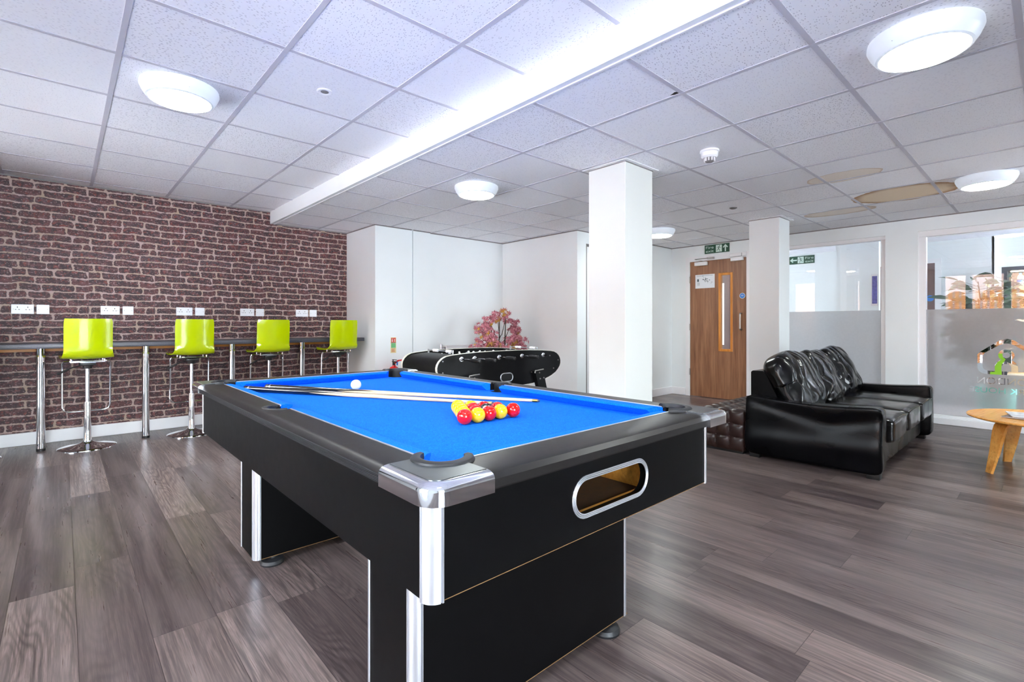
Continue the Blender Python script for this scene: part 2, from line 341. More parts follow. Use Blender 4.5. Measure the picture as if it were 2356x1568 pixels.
# ------------------------------------------------------------------ mesh helpers
class MB:
    def __init__(s): s.bm = bmesh.new()
    def add(s, verts, faces, mtx=None):
        vs = [s.bm.verts.new(mtx @ Vector(v) if mtx else v) for v in verts]
        for f in faces:
            try: s.bm.faces.new([vs[i] for i in f])
            except ValueError: pass
        return vs
    def box(s, lo, hi, bev=0, seg=2, mtx=None):
        tb = bmesh.new(); bmesh.ops.create_cube(tb, size=1)
        for v in tb.verts: v.co = Vector([(lo[i] + hi[i]) / 2 + v.co[i] * (hi[i] - lo[i]) for i in range(3)])
        if bev: bmesh.ops.bevel(tb, geom=tb.edges[:] + tb.verts[:], offset=bev, segments=seg, affect='EDGES', profile=.5)
        s.merge(tb, mtx); return s
    def merge(s, tb, mtx=None):
        mp = {v: s.bm.verts.new(mtx @ v.co if mtx else v.co) for v in tb.verts}
        for f in tb.faces:
            try: s.bm.faces.new([mp[v] for v in f.verts])
            except ValueError: pass
        tb.free()
    def tube(s, path, r, n=12, closed=False, caps=True, flat=1.0):
        path = [Vector(p) for p in path]; N = len(path); rings = []
        rs = r if isinstance(r, (list, tuple)) else [r] * N
        prev = None
        for i, p in enumerate(path):
            if closed: d = path[(i + 1) % N] - path[i - 1]
            else: d = path[min(i + 1, N - 1)] - path[max(i - 1, 0)]
            d.normalize()
            if prev is None:
                a = Vector((0, 0, 1)) if abs(d.z) < .9 else Vector((1, 0, 0))
                nrm = d.cross(a).normalized()
            else:
                nrm = (prev - d * prev.dot(d)).normalized()
            prev = nrm; bn = d.cross(nrm)
            rings.append([s.bm.verts.new(p + (nrm * math.cos(2 * PI * k / n) + bn * math.sin(2 * PI * k / n) * flat) * rs[i]) for k in range(n)])
        for i in range(N if closed else N - 1):
            a, b = rings[i], rings[(i + 1) % N]
            for k in range(n): s.bm.faces.new([a[k], a[(k + 1) % n], b[(k + 1) % n], b[k]])
        if caps and not closed: s.bm.faces.new(rings[0][::-1]); s.bm.faces.new(rings[-1])
        return s
    def cyl(s, p0, p1, r0, r1=None, n=24):
        return s.tube([p0, p1], [r0, r0 if r1 is None else r1], n)
    def lathe(s, prof, c=(0, 0, 0), n=32, a0=0, a1=2 * PI, capb=False, capt=False):
        full = abs(a1 - a0 - 2 * PI) < 1e-6; m = n if full else n + 1
        rings = [[s.bm.verts.new((c[0] + r * math.cos(a0 + (a1 - a0) * k / n), c[1] + r * math.sin(a0 + (a1 - a0) * k / n), c[2] + z)) for k in range(m)] for r, z in prof]
        for i in range(len(prof) - 1):
            for k in range(n):
                k2 = (k + 1) % m
                try: s.bm.faces.new([rings[i][k], rings[i][k2], rings[i + 1][k2], rings[i + 1][k]])
                except ValueError: pass
        if capb: s.bm.faces.new(rings[0][::-1])
        if capt: s.bm.faces.new(rings[-1])
        return s
    def ringsolid(s, prof, c, n, a0, a1):
        """closed profile swept round an arc, with end caps"""
        full = abs(a1 - a0 - 2 * PI) < 1e-6; m = n if full else n + 1; K = len(prof)
        R = [[s.bm.verts.new((c[0] + r * math.cos(a0 + (a1 - a0) * k / n), c[1] + r * math.sin(a0 + (a1 - a0) * k / n), c[2] + z)) for (r, z) in prof] for k in range(m)]
        for k in range(n):
            a, b = R[k], R[(k + 1) % m]
            for j in range(K): s.bm.faces.new([a[j], a[(j + 1) % K], b[(j + 1) % K], b[j]])
        if not full: s.bm.faces.new(R[0]); s.bm.faces.new(R[-1][::-1])
        return s
    def prism(s, pts, depth, fn, bev=0):
        """pts: 2D outline; fn(u, v, w) -> 3D; extruded w = 0..depth"""
        a = [s.bm.verts.new(fn(u, v, 0)) for u, v in pts]; b = [s.bm.verts.new(fn(u, v, depth)) for u, v in pts]
        n = len(pts)
        s.bm.faces.new(a[::-1]); s.bm.faces.new(b)
        for i in range(n): s.bm.faces.new([a[i], a[(i + 1) % n], b[(i + 1) % n], b[i]])
        return s
    def sphere(s, c, r, nu=24, nv=14, sc=(1, 1, 1)):
        tb = bmesh.new(); bmesh.ops.create_uvsphere(tb, u_segments=nu, v_segments=nv, radius=r)
        for v in tb.verts: v.co = Vector((v.co.x * sc[0] + c[0], v.co.y * sc[1] + c[1], v.co.z * sc[2] + c[2]))
        s.merge(tb); return s
    def soft(s, lo, hi, power=5, N=12, fn=None, mtx=None):
        """rounded, subdivided box (superellipsoid) with displacement fn(p01, co, normal) -> co"""
        tb = bmesh.new(); bmesh.ops.create_cube(tb, size=2)
        bmesh.ops.subdivide_edges(tb, edges=tb.edges[:], cuts=N, use_grid_fill=True)
        L, H = Vector(lo), Vector(hi); ce = (L + H) / 2; hf = (H - L) / 2
        for v in tb.verts:
            p = v.co.copy(); q = (abs(p.x) ** power + abs(p.y) ** power + abs(p.z) ** power) ** (1 / power)
            p = p / q
            co = Vector((ce.x + p.x * hf.x, ce.y + p.y * hf.y, ce.z + p.z * hf.z))
            if fn: co = fn(p, co)
            v.co = co
        s.merge(tb, mtx); return s
    def xf(s, mtx): bmesh.ops.transform(s.bm, matrix=mtx, verts=s.bm.verts[:]); return s

def mesh_of(name, mb, m, smooth=32):
    bm = mb.bm; bmesh.ops.recalc_face_normals(bm, faces=bm.faces[:])
    bm.normal_update()
    if smooth:
        lim = math.radians(smooth)
        for f in bm.faces: f.smooth = True
        for e in bm.edges: e.smooth = (len(e.link_faces) == 2 and e.calc_face_angle(0) < lim)
    me = bpy.data.meshes.new(name); bm.to_mesh(me); bm.free()
    me.materials.append(m)
    return me

LOC = {}
def obj(name, mb, m, parent=None, world=False, smooth=32, label=None):
    """links ONE mesh object; world=True: mb is in world coordinates and is moved into the parent's frame"""
    if world and parent is not None: mb.xf(Matrix.Translation(-Vector(LOC.get(parent.name, (0, 0, 0)))))
    o = bpy.data.objects.new(name, mesh_of(name, mb, m, smooth)); C.objects.link(o)
    if parent is not None: o.parent = parent; LOC[o.name] = LOC.get(parent.name, (0, 0, 0))
    else: LOC[o.name] = (0, 0, 0)
    if label: o['label'] = label
    return o
def tag(o, label, cat, group=None, kind=None):
    if label: o['label'] = label
    if cat: o['category'] = cat
    if group: o['group'] = group
    if kind: o['kind'] = kind
    return o
def thing(name, label, cat, loc=(0, 0, 0), rotz=0, group=None):
    o = bpy.data.objects.new(name, None); C.objects.link(o); o.location = loc; o.rotation_euler = (0, 0, rotz)
    o.empty_display_size = .05
    LOC[o.name] = tuple(loc); return tag(o, label, cat, group)
def struct(name, mb, m, parent=None, world=False, smooth=32):
    o = obj(name, mb, m, parent, world, smooth)
    if parent is None: o['kind'] = 'structure'
    return o
def estruct(name, loc=(0, 0, 0)):
    o = bpy.data.objects.new(name, None); C.objects.link(o); o.location = loc; o['kind'] = 'structure'; LOC[o.name] = tuple(loc); return o
def dup(root, loc=None, rotz=None, label=None, group=None):
    def cp(o, par):
        c = o.copy(); C.objects.link(c)
        if par is not None: c.parent = par
        for ch in o.children: cp(ch, c)
        return c
    r = cp(root, None)
    if loc is not None: r.location = loc
    if rotz is not None: r.rotation_euler = (0, 0, rotz)
    if label: r['label'] = label
    if group: r['group'] = group
    return r
def boolean(o, cutters, op='DIFFERENCE', flat=28):
    """cut with temporary meshes at build time"""
    for cmb in cutters:
        cme = mesh_of('cut', cmb, M['dark'], 0); co = bpy.data.objects.new('cut', cme); C.objects.link(co)
        md = o.modifiers.new('b', 'BOOLEAN'); md.object = co; md.operation = op; md.solver = 'EXACT'
        if o.parent is not None: co.parent = o.parent
        bpy.context.view_layer.update()
        dg = bpy.context.evaluated_depsgraph_get(); ev = o.evaluated_get(dg)
        me = bpy.data.meshes.new_from_object(ev); o.modifiers.clear()
        o.data = me; tb = bmesh.new(); tb.from_mesh(me); tb.normal_update(); lim = math.radians(flat)
        for f in tb.faces: f.smooth = flat > 0
        for e in tb.edges: e.smooth = (len(e.link_faces) == 2 and e.calc_face_angle(0) < lim)
        tb.to_mesh(me); tb.free()
        bpy.data.objects.remove(co); bpy.data.meshes.remove(cme)
    return o
def text_mb(txt, size, depth=.001, align='LEFT'):
    cu = bpy.data.curves.new('t', 'FONT'); cu.body = txt; cu.size = size; cu.extrude = depth / 2; cu.align_x = align
    o = bpy.data.objects.new('t', cu); C.objects.link(o); bpy.context.view_layer.update()
    me = bpy.data.meshes.new_from_object(o.evaluated_get(bpy.context.evaluated_depsgraph_get()))
    mb = MB(); mb.bm.from_mesh(me)
    bmesh.ops.remove_doubles(mb.bm, verts=mb.bm.verts[:], dist=1e-6)
    bpy.data.objects.remove(o); bpy.data.meshes.remove(me); bpy.data.curves.remove(cu)
    return mb

# ------------------------------------------------------------------ the setting
ZL, ZR = 2.427, 2.291
YW, XD = 6.27, 7.12
struct('floor', MB().box((XW - .2, YB - .2, -.1), (XD + .1, YW + .1, 0)), M['floor'])
struct('floor_corridor', MB().box((XD + .1, YB - .2, -.1), (10.2, YW + .1, -.002)), M['carpet'])
struct('ceiling_left', MB().box((XW - .2, YB - .2, ZL), (1.86, YW + .1, ZL + .1)), M['tileL'])
struct('ceiling_right', MB().box((1.84, YB - .2, ZR), (XD + .05, YW + .1, ZR + .1)), M['tileR'])
struct('ceiling_corridor', MB().box((XD + .05, YB - .2, ZR), (10.2, YW + .1, ZR + .1)), M['ceil2'])
# suspended-ceiling grid bars
g = MB(); bw = .012; dz = .003
x = .204 - .6 * 4
while x < 1.82: g.box((x - bw, YB, ZL - dz), (x + bw, YW, ZL + .002)) if x > XW else None; x += .6
y = 3.1 - .6 * 10
while y < YW: g.box((XW, y - bw, ZL - dz + .0005), (1.823, y + bw, ZL + .002)) if y > YB else None; y += .6
struct('trim_1', g, M['tbar'], smooth=0)
g = MB()
x = 1.774 + .6
while x < XD: g.box((x - bw, YB, ZR - dz), (x + bw, YW, ZR + .002)); x += .6
y = 1.294 - .6 * 7
while y < YW: g.box((1.876, y - bw, ZR - dz + .0005), (XD, y + bw, ZR + .002)) if y > YB else None; y += .6
struct('trim_2', g, M['tbar'], smooth=0)
# bulkhead between the two ceiling levels
struct('wall_bulkhead', MB().box((1.823, YB, 2.284), (1.848, YW, ZL + .05)), M['wall'])
struct('trim_3', MB().box((1.848, YB, 2.287), (1.862, YW, 2.30)).box((1.862, YB, 2.281), (1.874, YW, 2.30)), M['white'])
# walls
struct('wall_back', MB().box((XW - .2, YW, 0), (2.766, YW + .12, 2.6)), M['brick'])
struct('wall_pier', MB().box((2.766, 5.47, 0), (3.262, YW + .12, 2.6)).box((3.262, 5.50, 0), (3.29, YW + .12, 2.6)).box((3.29, 5.475, 0), (3.543, YW + .12, 2.6)).box((3.543, 5.505, 0), (4.84, YW + .12, 2.6)), M['wall'])
wa = MB().box((4.825, 4.07, 0), (5.00, YW + .1, 2.6)).box((5.00, 4.07, 2.135), (5.95, 4.25, 2.6)).box((5.95, 4.07, 0), (XD + .1, YW + .1, 2.6)).box((5.0, 4.40, 0), (5.95, YW + .1, 2.6))
struct('wall_alcove', wa, M['wall'])
d2 = estruct('door_2', (5.475, 4.12, 0))
obj('door_frame', MB().box((5.0, 4.075, 0), (5.025, 4.2, 2.11)).box((5.925, 4.075, 0), (5.95, 4.2, 2.11)).box((5.0, 4.075, 2.11), (5.95, 4.2, 2.135)), M['shadowgap'], d2, True)
obj('door_leaf', MB().box((5.028, 4.10, .005), (5.922, 4.145, 2.106), .002), M['white'], d2, True)
# right wall with door and two glazed openings
W1 = (1.329, 2.62, .07, 2.13); W2 = (-1.35, 1.031, .07, 2.138)
DY0, DY1, DZ = 2.90, 3.77, 2.055
XT = XD + .12
wr = MB()
wr.box((XD, DY1, 0), (XT, YW, 2.6)).box((XD, DY0, DZ), (XT, DY1, 2.6)).box((XD, W1[1], 0), (XT, DY0, 2.6))
wr.box((XD, W1[0], W1[3]), (XT, W1[1], 2.6)).box((XD, W2[1], 0), (XT, W1[0], 2.6)).box((XD, W2[0], W2[3]), (XT, W2[1], 2.6))
wr.box((XD, W1[0], 0), (XT, W1[1], W1[2])).box((XD, W2[0], 0), (XT, W2[1], W2[2])).box((XD, YB, 0), (XT, W2[0], 2.6))
struct('wall_right', wr, M['wall'])
# left wall with windows
wlft = MB(); ys = [YB - .1] + [q for ab in WIN_L for q in ab] + [YW + .1]
wlft.box((XW - .2, ys[0], 0), (XW, ys[-1], WZ[0])).box((XW - .2, ys[0], WZ[1]), (XW, ys[-1], 2.6))
for i in range(0, len(ys), 2): wlft.box((XW - .2, ys[i], WZ[0]), (XW, ys[i + 1], WZ[1]))
struct('wall_left', wlft, M['wall'])
wf = MB(); xs = [XW - .2] + [q for ab in WIN_B for q in ab] + [XT]
wf.box((xs[0], YB - .2, 0), (xs[-1], YB, WZ[0])).box((xs[0], YB - .2, WZ[1]), (xs[-1], YB, 2.6))
for i in range(0, len(xs), 2): wf.box((xs[i], YB - .2, WZ[0]), (xs[i + 1], YB, WZ[1]))
struct('wall_front', wf, M['wall'])
# outside windows: frames and panes
def win_frame(mb, a, b, mull, fx):
    t = .055
    fx(mb, a, b, WZ[0], WZ[0] + t); fx(mb, a, b, WZ[1] - t, WZ[1]); fx(mb, a, a + t, WZ[0] + t, WZ[1] - t); fx(mb, b - t, b, WZ[0] + t, WZ[1] - t)
    for q in mull: fx(mb, q - .06, q + .06, WZ[0] + t, WZ[1] - t)
for i, (a, b) in enumerate(WIN_L):
    e = estruct('window_%d' % (3 + i), (XW - .1, (a + b) / 2, WZ[0]))
    mb = MB(); win_frame(mb, a, b, [.72, 1.37] if i == 0 else [], lambda m_, p, q, r, s_: m_.box((XW - .14, p, r), (XW - .07, q, s_), .004))
    obj('window_frame', mb, M['white'], e, True)
    obj('window_pane', MB().box((XW - .108, a + .05, WZ[0] + .05), (XW - .104, b - .05, WZ[1] - .05)), M['glass'], e, True)
for i, (a, b) in enumerate(WIN_B):  # the right-hand window is added for its light
    e = estruct('window_%d' % (6 + i), ((a + b) / 2, YB - .1, WZ[0])); mb = MB()
    win_frame(mb, a, b, [a + (b - a) / 3, a + (b - a) * 2 / 3], lambda m_, p, q, r, s_: m_.box((p, YB - .14, r), (q, YB - .07, s_), .004))
    obj('window_frame', mb, M['white'], e, True)
    obj('window_pane', MB().box((a + .05, YB - .108, WZ[0] + .05), (b - .05, YB - .104, WZ[1] - .05)), M['glass'], e, True)

# square columns, with a thin angle bead under the ceiling
for i, (x0, x1, y0, y1) in enumerate([(3.03, 3.39, 2.102, 2.44), (5.862, 6.17, 2.045, 2.372)]):
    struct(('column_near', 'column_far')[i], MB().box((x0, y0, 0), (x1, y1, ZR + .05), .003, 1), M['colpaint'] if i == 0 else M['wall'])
    b = MB(); o_ = .035
    b.box((x0 - o_, y0 - o_, ZR - .006), (x1 + o_, y0 - .004, ZR - .001)).box((x0 - o_, y1 + .004, ZR - .006), (x1 + o_, y1 + o_, ZR - .001)).box((x0 - o_, y0 - .004, ZR - .006), (x0 - .004, y1 + .004, ZR - .001)).box((x1 + .004, y0 - .004, ZR - .006), (x1 + o_, y1 + .004, ZR - .001))
    struct('trim_%d' % (10 + i), b, M['white'], smooth=0)
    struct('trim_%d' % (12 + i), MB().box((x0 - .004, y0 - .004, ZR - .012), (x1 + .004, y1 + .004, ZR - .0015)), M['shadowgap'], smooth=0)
# thin grey strips, painted shade of the gap where walls meet ceiling
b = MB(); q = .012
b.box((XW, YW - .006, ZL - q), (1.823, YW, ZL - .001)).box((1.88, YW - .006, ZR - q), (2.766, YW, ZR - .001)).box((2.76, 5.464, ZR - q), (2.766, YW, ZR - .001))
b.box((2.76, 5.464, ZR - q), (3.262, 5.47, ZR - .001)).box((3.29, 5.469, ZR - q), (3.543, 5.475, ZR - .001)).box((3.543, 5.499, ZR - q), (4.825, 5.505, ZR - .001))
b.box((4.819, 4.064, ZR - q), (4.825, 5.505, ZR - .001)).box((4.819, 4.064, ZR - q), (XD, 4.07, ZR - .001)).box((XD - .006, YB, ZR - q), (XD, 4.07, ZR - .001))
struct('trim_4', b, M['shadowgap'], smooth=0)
# skirtings
def skirt(name, *boxes):
    mb = MB()
    for lo, hi in boxes: mb.box(lo, hi, .004, 1)
    struct(name, mb, M['white'])
SK = .115
skirt('baseboard_back', ((XW, YW - .018, 0), (2.766, YW, SK)))
skirt('baseboard_pier', ((2.748, 5.452, 0), (2.766, YW, SK)), ((2.766, 5.452, 0), (3.262, 5.47, SK)), ((3.543, 5.487, 0), (4.807, 5.505, SK)))
skirt('baseboard_alcove', ((4.807, 4.052, 0), (4.825, 5.505, SK)), ((4.825, 4.052, 0), (4.99, 4.07, SK)), ((5.96, 4.052, 0), (7.102, 4.07, SK)))
skirt('baseboard_right', ((XD - .018, DY1 + .06, 0), (XD, 4.07, SK)), ((XD - .018, W1[0] - .0, 0), (XD, DY0 - .06, .072)), ((XD - .018, YB, 0), (XD, W1[0], .072)))
skirt('baseboard_left', ((XW, YB, 0), (XW + .018, YW, SK)))

# glazed partitions: frame, pane, frosted film (window_2 carries the cut-out logo and lettering)
XG = 7.175
def partition(nm, W, fw, bot):
    y0, y1, z0, z1 = W
    e = estruct(nm, (XG, (y0 + y1) / 2, z0))
    mb = MB(); a, b_ = XD + .02, XT - .01
    mb.box((a, y0, z1 - fw), (b_, y1, z1), .003, 1).box((a, y0, z0), (b_, y1, z0 + .03), .003, 1).box((a, y0, z0 + .03), (b_, y0 + fw, z1 - fw)).box((a, y1 - fw, z0 + .03), (b_, y1, z1 - fw))
    obj('window_frame', mb, M['white'], e, True)
    obj('window_pane', MB().box((XG - .003, y0 + fw - .005, z0 + .02), (XG + .003, y1 - fw + .005, z1 - fw + .005)), M['glass'], e, True)
    f = obj('frosted_film', MB().box((XG - .006, y0 + fw, z0 + .03), (XG - .0035, y1 - fw, 1.258)), M['frost'], e, True)
    return e, f
partition('window_1', W1, .045, .07)
e2, film = partition('window_2', W2, .066, .07)
off = Vector(LOC[e2.name])
def cutbox(mb): mb.xf(Matrix.Translation(-off)); return mb
def yz(depth=.02): return lambda u, v, w_: (XG - .015 + w_, u, v)
# house outline: ring between two outlines (eaves, apex, rounded lower corners)
def house(cy_, hw, zb, ze, za, rad):
    pts = []
    for k in range(7):
        a = -PI / 2 - k / 6 * PI / 2; pts.append((cy_ - hw + rad + rad * math.cos(a), zb + rad + rad * math.sin(a)))
    pts.append((cy_ - hw, ze)); pts.append((cy_ - hw * .9, ze + .03))
    pts.append((cy_ - .05, za - .015)); pts.append((cy_, za)); pts.append((cy_ + .05, za - .015))
    pts.append((cy_ + hw * .9, ze + .03)); pts.append((cy_ + hw, ze))
    for k in range(7):
        a = -k / 6 * PI / 2; pts.append((cy_ + hw - rad + rad * math.cos(a), zb + rad + rad * math.sin(a)))
    return pts
def ringcut(outer, inner):
    mb = MB(); n = len(outer)
    for w0 in (0,):
        A = [mb.bm.verts.new((XG - .015, u, v)) for u, v in outer]; B = [mb.bm.verts.new((XG - .015, u, v)) for u, v in inner]
        A2 = [mb.bm.verts.new((XG + .002, u, v)) for u, v in outer]; B2 = [mb.bm.verts.new((XG + .002, u, v)) for u, v in inner]
    for i in range(n):
        j = (i + 1) % n
        mb.bm.faces.new([A[i], A[j], B[j], B[i]]); mb.bm.faces.new([A2[i], B2[i], B2[j], A2[j]])
        mb.bm.faces.new([A[i], A2[i], A2[j], A[j]]); mb.bm.faces.new([B[i], B[j], B2[j], B2[i]])
    return mb
cuts = []
HYC, HZB = .325, .572
cuts.append(cutbox(ringcut(house(HYC, .222, HZB, .775, .945, .07), house(HYC, .182, HZB + .036, .765, .897, .045))))
# person: arch-shaped body and ring-shaped head (clear), the left half goes lime below
def arch(yc, ro, ri, zt, zb):
    o_ = [(yc + ro, zb)] + [(yc + ro * math.cos(a), zt - ro + ro * math.sin(a)) for a in [k * PI / 10 for k in range(11)]] + [(yc - ro, zb)]
    i_ = [(yc + ri, zb)] + [(yc + ri * math.cos(a), zt - ro + ri * math.sin(a)) for a in [k * PI / 10 for k in range(11)]] + [(yc - ri, zb)]
    mb = MB(); n = len(o_)
    A = [mb.bm.verts.new((XG - .015, u, v)) for u, v in o_]; B = [mb.bm.verts.new((XG - .015, u, v)) for u, v in i_]
    A2 = [mb.bm.verts.new((XG + .002, u, v)) for u, v in o_]; B2 = [mb.bm.verts.new((XG + .002, u, v)) for u, v in i_]
    for i in range(n - 1):
        mb.bm.faces.new([A[i], A[i + 1], B[i + 1], B[i]]); mb.bm.faces.new([A2[i], B2[i], B2[i + 1], A2[i + 1]])
        mb.bm.faces.new([A[i], A2[i], A2[i + 1], A[i + 1]]); mb.bm.faces.new([B[i], B[i + 1], B2[i + 1], B2[i]])
    mb.bm.faces.new([A[0], B[0], B2[0], A2[0]]); mb.bm.faces.new([A[-1], A2[-1], B2[-1], B[-1]])
    return mb
PYC = .330
cuts.append(cutbox(arch(PYC, .085, .036, .735, .60)))
circ = lambda yc, zc, r: [(yc + r * math.cos(2 * PI * k / 24), zc + r * math.sin(2 * PI * k / 24)) for k in range(24)]
cuts.append(cutbox(ringcut(circ(PYC, .775, .060), circ(PYC, .775, .028))))
def mirrored_text(txt, size, y_right, z, width):
    """lettering read from the corridor side: mirrored in y for us; its last letter stands furthest left"""
    mb = text_mb(txt, size, .03)
    xs_ = [v.co.x for v in mb.bm.verts]; x0, x1 = min(xs_), max(xs_); k = width / (x1 - x0)
    for v in mb.bm.verts:
        u, vv, ww = v.co
        v.co = Vector((XG + ww - .005, y_right + (u - x0) * k, z + vv))
    return mb
cuts.append(cutbox(mirrored_text('LONDON', .098, .135, .47, .415)))
cuts.append(cutbox(mirrored_text('RK HOUSE', .080, .20, .378, .41)))
try: boolean(film, cuts, flat=0)
except Exception as ex: print('film cut failed', ex)
lime = MB().prism([(PYC + .034, .572), (PYC + .12, .572), (PYC + .12, .595), (PYC + .085, .60), (PYC + .085, .66), (PYC + .065, .70), (PYC + .045, .72), (PYC + .058, .755), (PYC + .058, .79), (PYC + .028, .79), (PYC + .024, .755), (PYC + .005, .733), (PYC + .02, .70), (PYC + .034, .68)], .0012, lambda u, v, w_: (XG - .0048 + w_, u, v))
obj('logo_figure', lime, M['limegr'], e2, True, smooth=0, label='lime green half figure in the logo')

# door 1
d1 = estruct('door_1', (XD, (DY0 + DY1) / 2, 0))
arc = MB()
arc.box((XD - .012, DY0 - .055, 0), (XD + .1, DY0 + .012, DZ - .012)).box((XD - .012, DY1 - .012, 0), (XD + .1, DY1 + .055, DZ - .012)).box((XD - .012, DY0 - .055, DZ - .012), (XD + .1, DY1 + .055, DZ + .06))
obj('door_frame', arc, M['white'], d1, True)
dl = MB(); a, b_ = DY0 + .016, DY1 - .016
v0, v1, vz0, vz1 = 3.118, 3.302, .71, 1.83
for lo, hi in (((a, .006), (v0, DZ - .014)), ((v1, .006), (b_, DZ - .014)), ((v0, .006), (v1, vz0)), ((v0, vz1), (v1, DZ - .014))): dl.box((XD - .002, lo[0], lo[1]), (XD + .042, hi[0], hi[1]))
leaf = obj('door_leaf', dl, M['door'], d1, True)
bd = MB(); t_ = .022
for lo, hi in (((v0 - .012, vz0 - .012), (v0 + t_, vz1 + .012)), ((v1 - t_, vz0 - .012), (v1 + .012, vz1 + .012)), ((v0 + t_, vz0 - .012), (v1 - t_, vz0 + t_)), ((v0 + t_, vz1 - t_), (v1 - t_, vz1 + .012))): bd.box((XD - .010, lo[0], lo[1]), (XD + .05, hi[0], hi[1]), .003, 1)
obj('glazing_bead', bd, M['beech'], d1, True)
obj('vision_pane', MB().box((XD + .018, v0, vz0), (XD + .024, v1, vz1)), M['glass'], d1, True)
hd = MB().tube([(XD - .003, 2.984, 1.245), (XD - .045, 2.984, 1.245), (XD - .055, 2.984, 1.235), (XD - .055, 2.984, 1.03), (XD - .045, 2.984, 1.02), (XD - .003, 2.984, 1.02)], .011, 12)
obj('door_handle', hd, M['steel'], d1, True)
for z in (1.72, 1.0, .32): obj('hinge', MB().box((XD - .016, DY1 - .02, z), (XD + .0, DY1 - .006, z + .1)), M['steel'], d1, True)
cl = obj('door_closer', MB().box((XD - .055, 3.475, 1.972), (XD - .003, 3.665, 2.028), .006), M['white'], d1, True)
obj('closer_arm', MB().tube([(XD - .04, 3.52, 2.03), (XD - .16, 3.60, 2.055), (XD - .03, 3.44, 2.075)], .007, 8), M['steel'], cl, True)
obj('closer_arm', MB().box((XD - .05, 3.37, 2.06), (XD - .013, 3.47, 2.085), .003, 1), M['steel'], cl, True)
obj('magnet_lock', MB().box((XD - .05, 2.965, 2.058), (XD - .013, 3.135, 2.102), .003, 1).box((XD - .05, 2.905, 2.055), (XD - .014, 2.957, 2.108), .003, 1), M['white'], d1, True)
obj('lock_plate', MB().box((XD - .040, 2.95, 1.998), (XD - .003, 3.125, 2.048), .003, 1), M['white'], d1, True)

def rot_to_wall(facing):
    """local (u right, v up, w out) -> world for something seen on a wall facing -X or -Y"""
    return (lambda u, v, w_, o: (o[0] - w_, o[1] - u, o[2] + v)) if facing == '-X' else (lambda u, v, w_, o: (o[0] + u, o[1] - w_, o[2] + v))
def plate(fn, o, u0, v0, u1, v1, w0, w1, mb=None):
    mb = mb or MB()
    return mb.prism([(u0, v0), (u1, v0), (u1, v1), (u0, v1)], w1 - w0, lambda u, v, w_: fn(u, v, w0 + w_, o))
def place_text(txt, size, fn, o, u, v, w0=.002, width=None):
    mb = text_mb(txt, size, .0008)
    xs_ = [q.co.x for q in mb.bm.verts]; x0, x1 = min(xs_), max(xs_); k = (width / (x1 - x0)) if width else 1
    for q in mb.bm.verts: q.co = Vector(fn(u + (q.co.x - x0) * k, v + q.co.y, w0 + q.co.z, o))
    return mb
def runner(mb, fn, o, cx, cz, s, w0, flip=1):
    """running figure pictogram"""
    def seg(p, q, r):
        d = Vector((q[0] - p[0], q[1] - p[1])); L = d.length; d /= L; n = Vector((-d.y, d.x)) * r
        pts = [(p[0] + n.x, p[1] + n.y), (q[0] + n.x, q[1] + n.y), (q[0] - n.x, q[1] - n.y), (p[0] - n.x, p[1] - n.y)]
        mb.prism([(cx + flip * a_ * s, cz + b_ * s) for a_, b_ in pts], .0006, lambda u, v, w_: fn(u, v, w0 + w_, o))
    seg((.06, .30), (-.06, .02), .055); seg((-.04, .02), (.10, -.18), .035); seg((.10, -.18), (.18, -.42), .03)
    seg((-.05, .03), (-.16, -.20), .035); seg((-.16, -.20), (-.38, -.20), .03)
    seg((.06, .27), (.18, .12), .025); seg((.18, .12), (.36, .12), .022); seg((.04, .28), (-.18, .24), .025); seg((-.18, .24), (-.28, .06), .022)
    mb.prism([(cx + flip * (.12 + .07 * math.cos(k * PI / 6)) * s, cz + (.41 + .07 * math.sin(k * PI / 6)) * s) for k in range(12)], .0006, lambda u, v, w_: fn(u, v, w0 + w_, o))
def arrow(mb, fn, o, cx, cz, s, w0, ang):
    pts = [(0, .5), (.36, .08), (.24, -.02), (.09, .14), (.09, -.5), (-.09, -.5), (-.09, .14), (-.24, -.02), (-.36, .08)]
    ca, sa = math.cos(ang), math.sin(ang)
    # arrow head as two pieces so every face stays convex
    for poly in ([(0, .5), (.36, .10), (.24, 0), (0, .26)], [(0, .5), (0, .26), (-.24, 0), (-.36, .10)], [(.085, .34), (.085, -.5), (-.085, -.5), (-.085, .34)]):
        mb.prism([(cx + (a_ * ca - b_ * sa) * s, cz + (a_ * sa + b_ * ca) * s) for a_, b_ in poly], .0006, lambda u, v, w_: fn(u, v, w0 + w_, o))
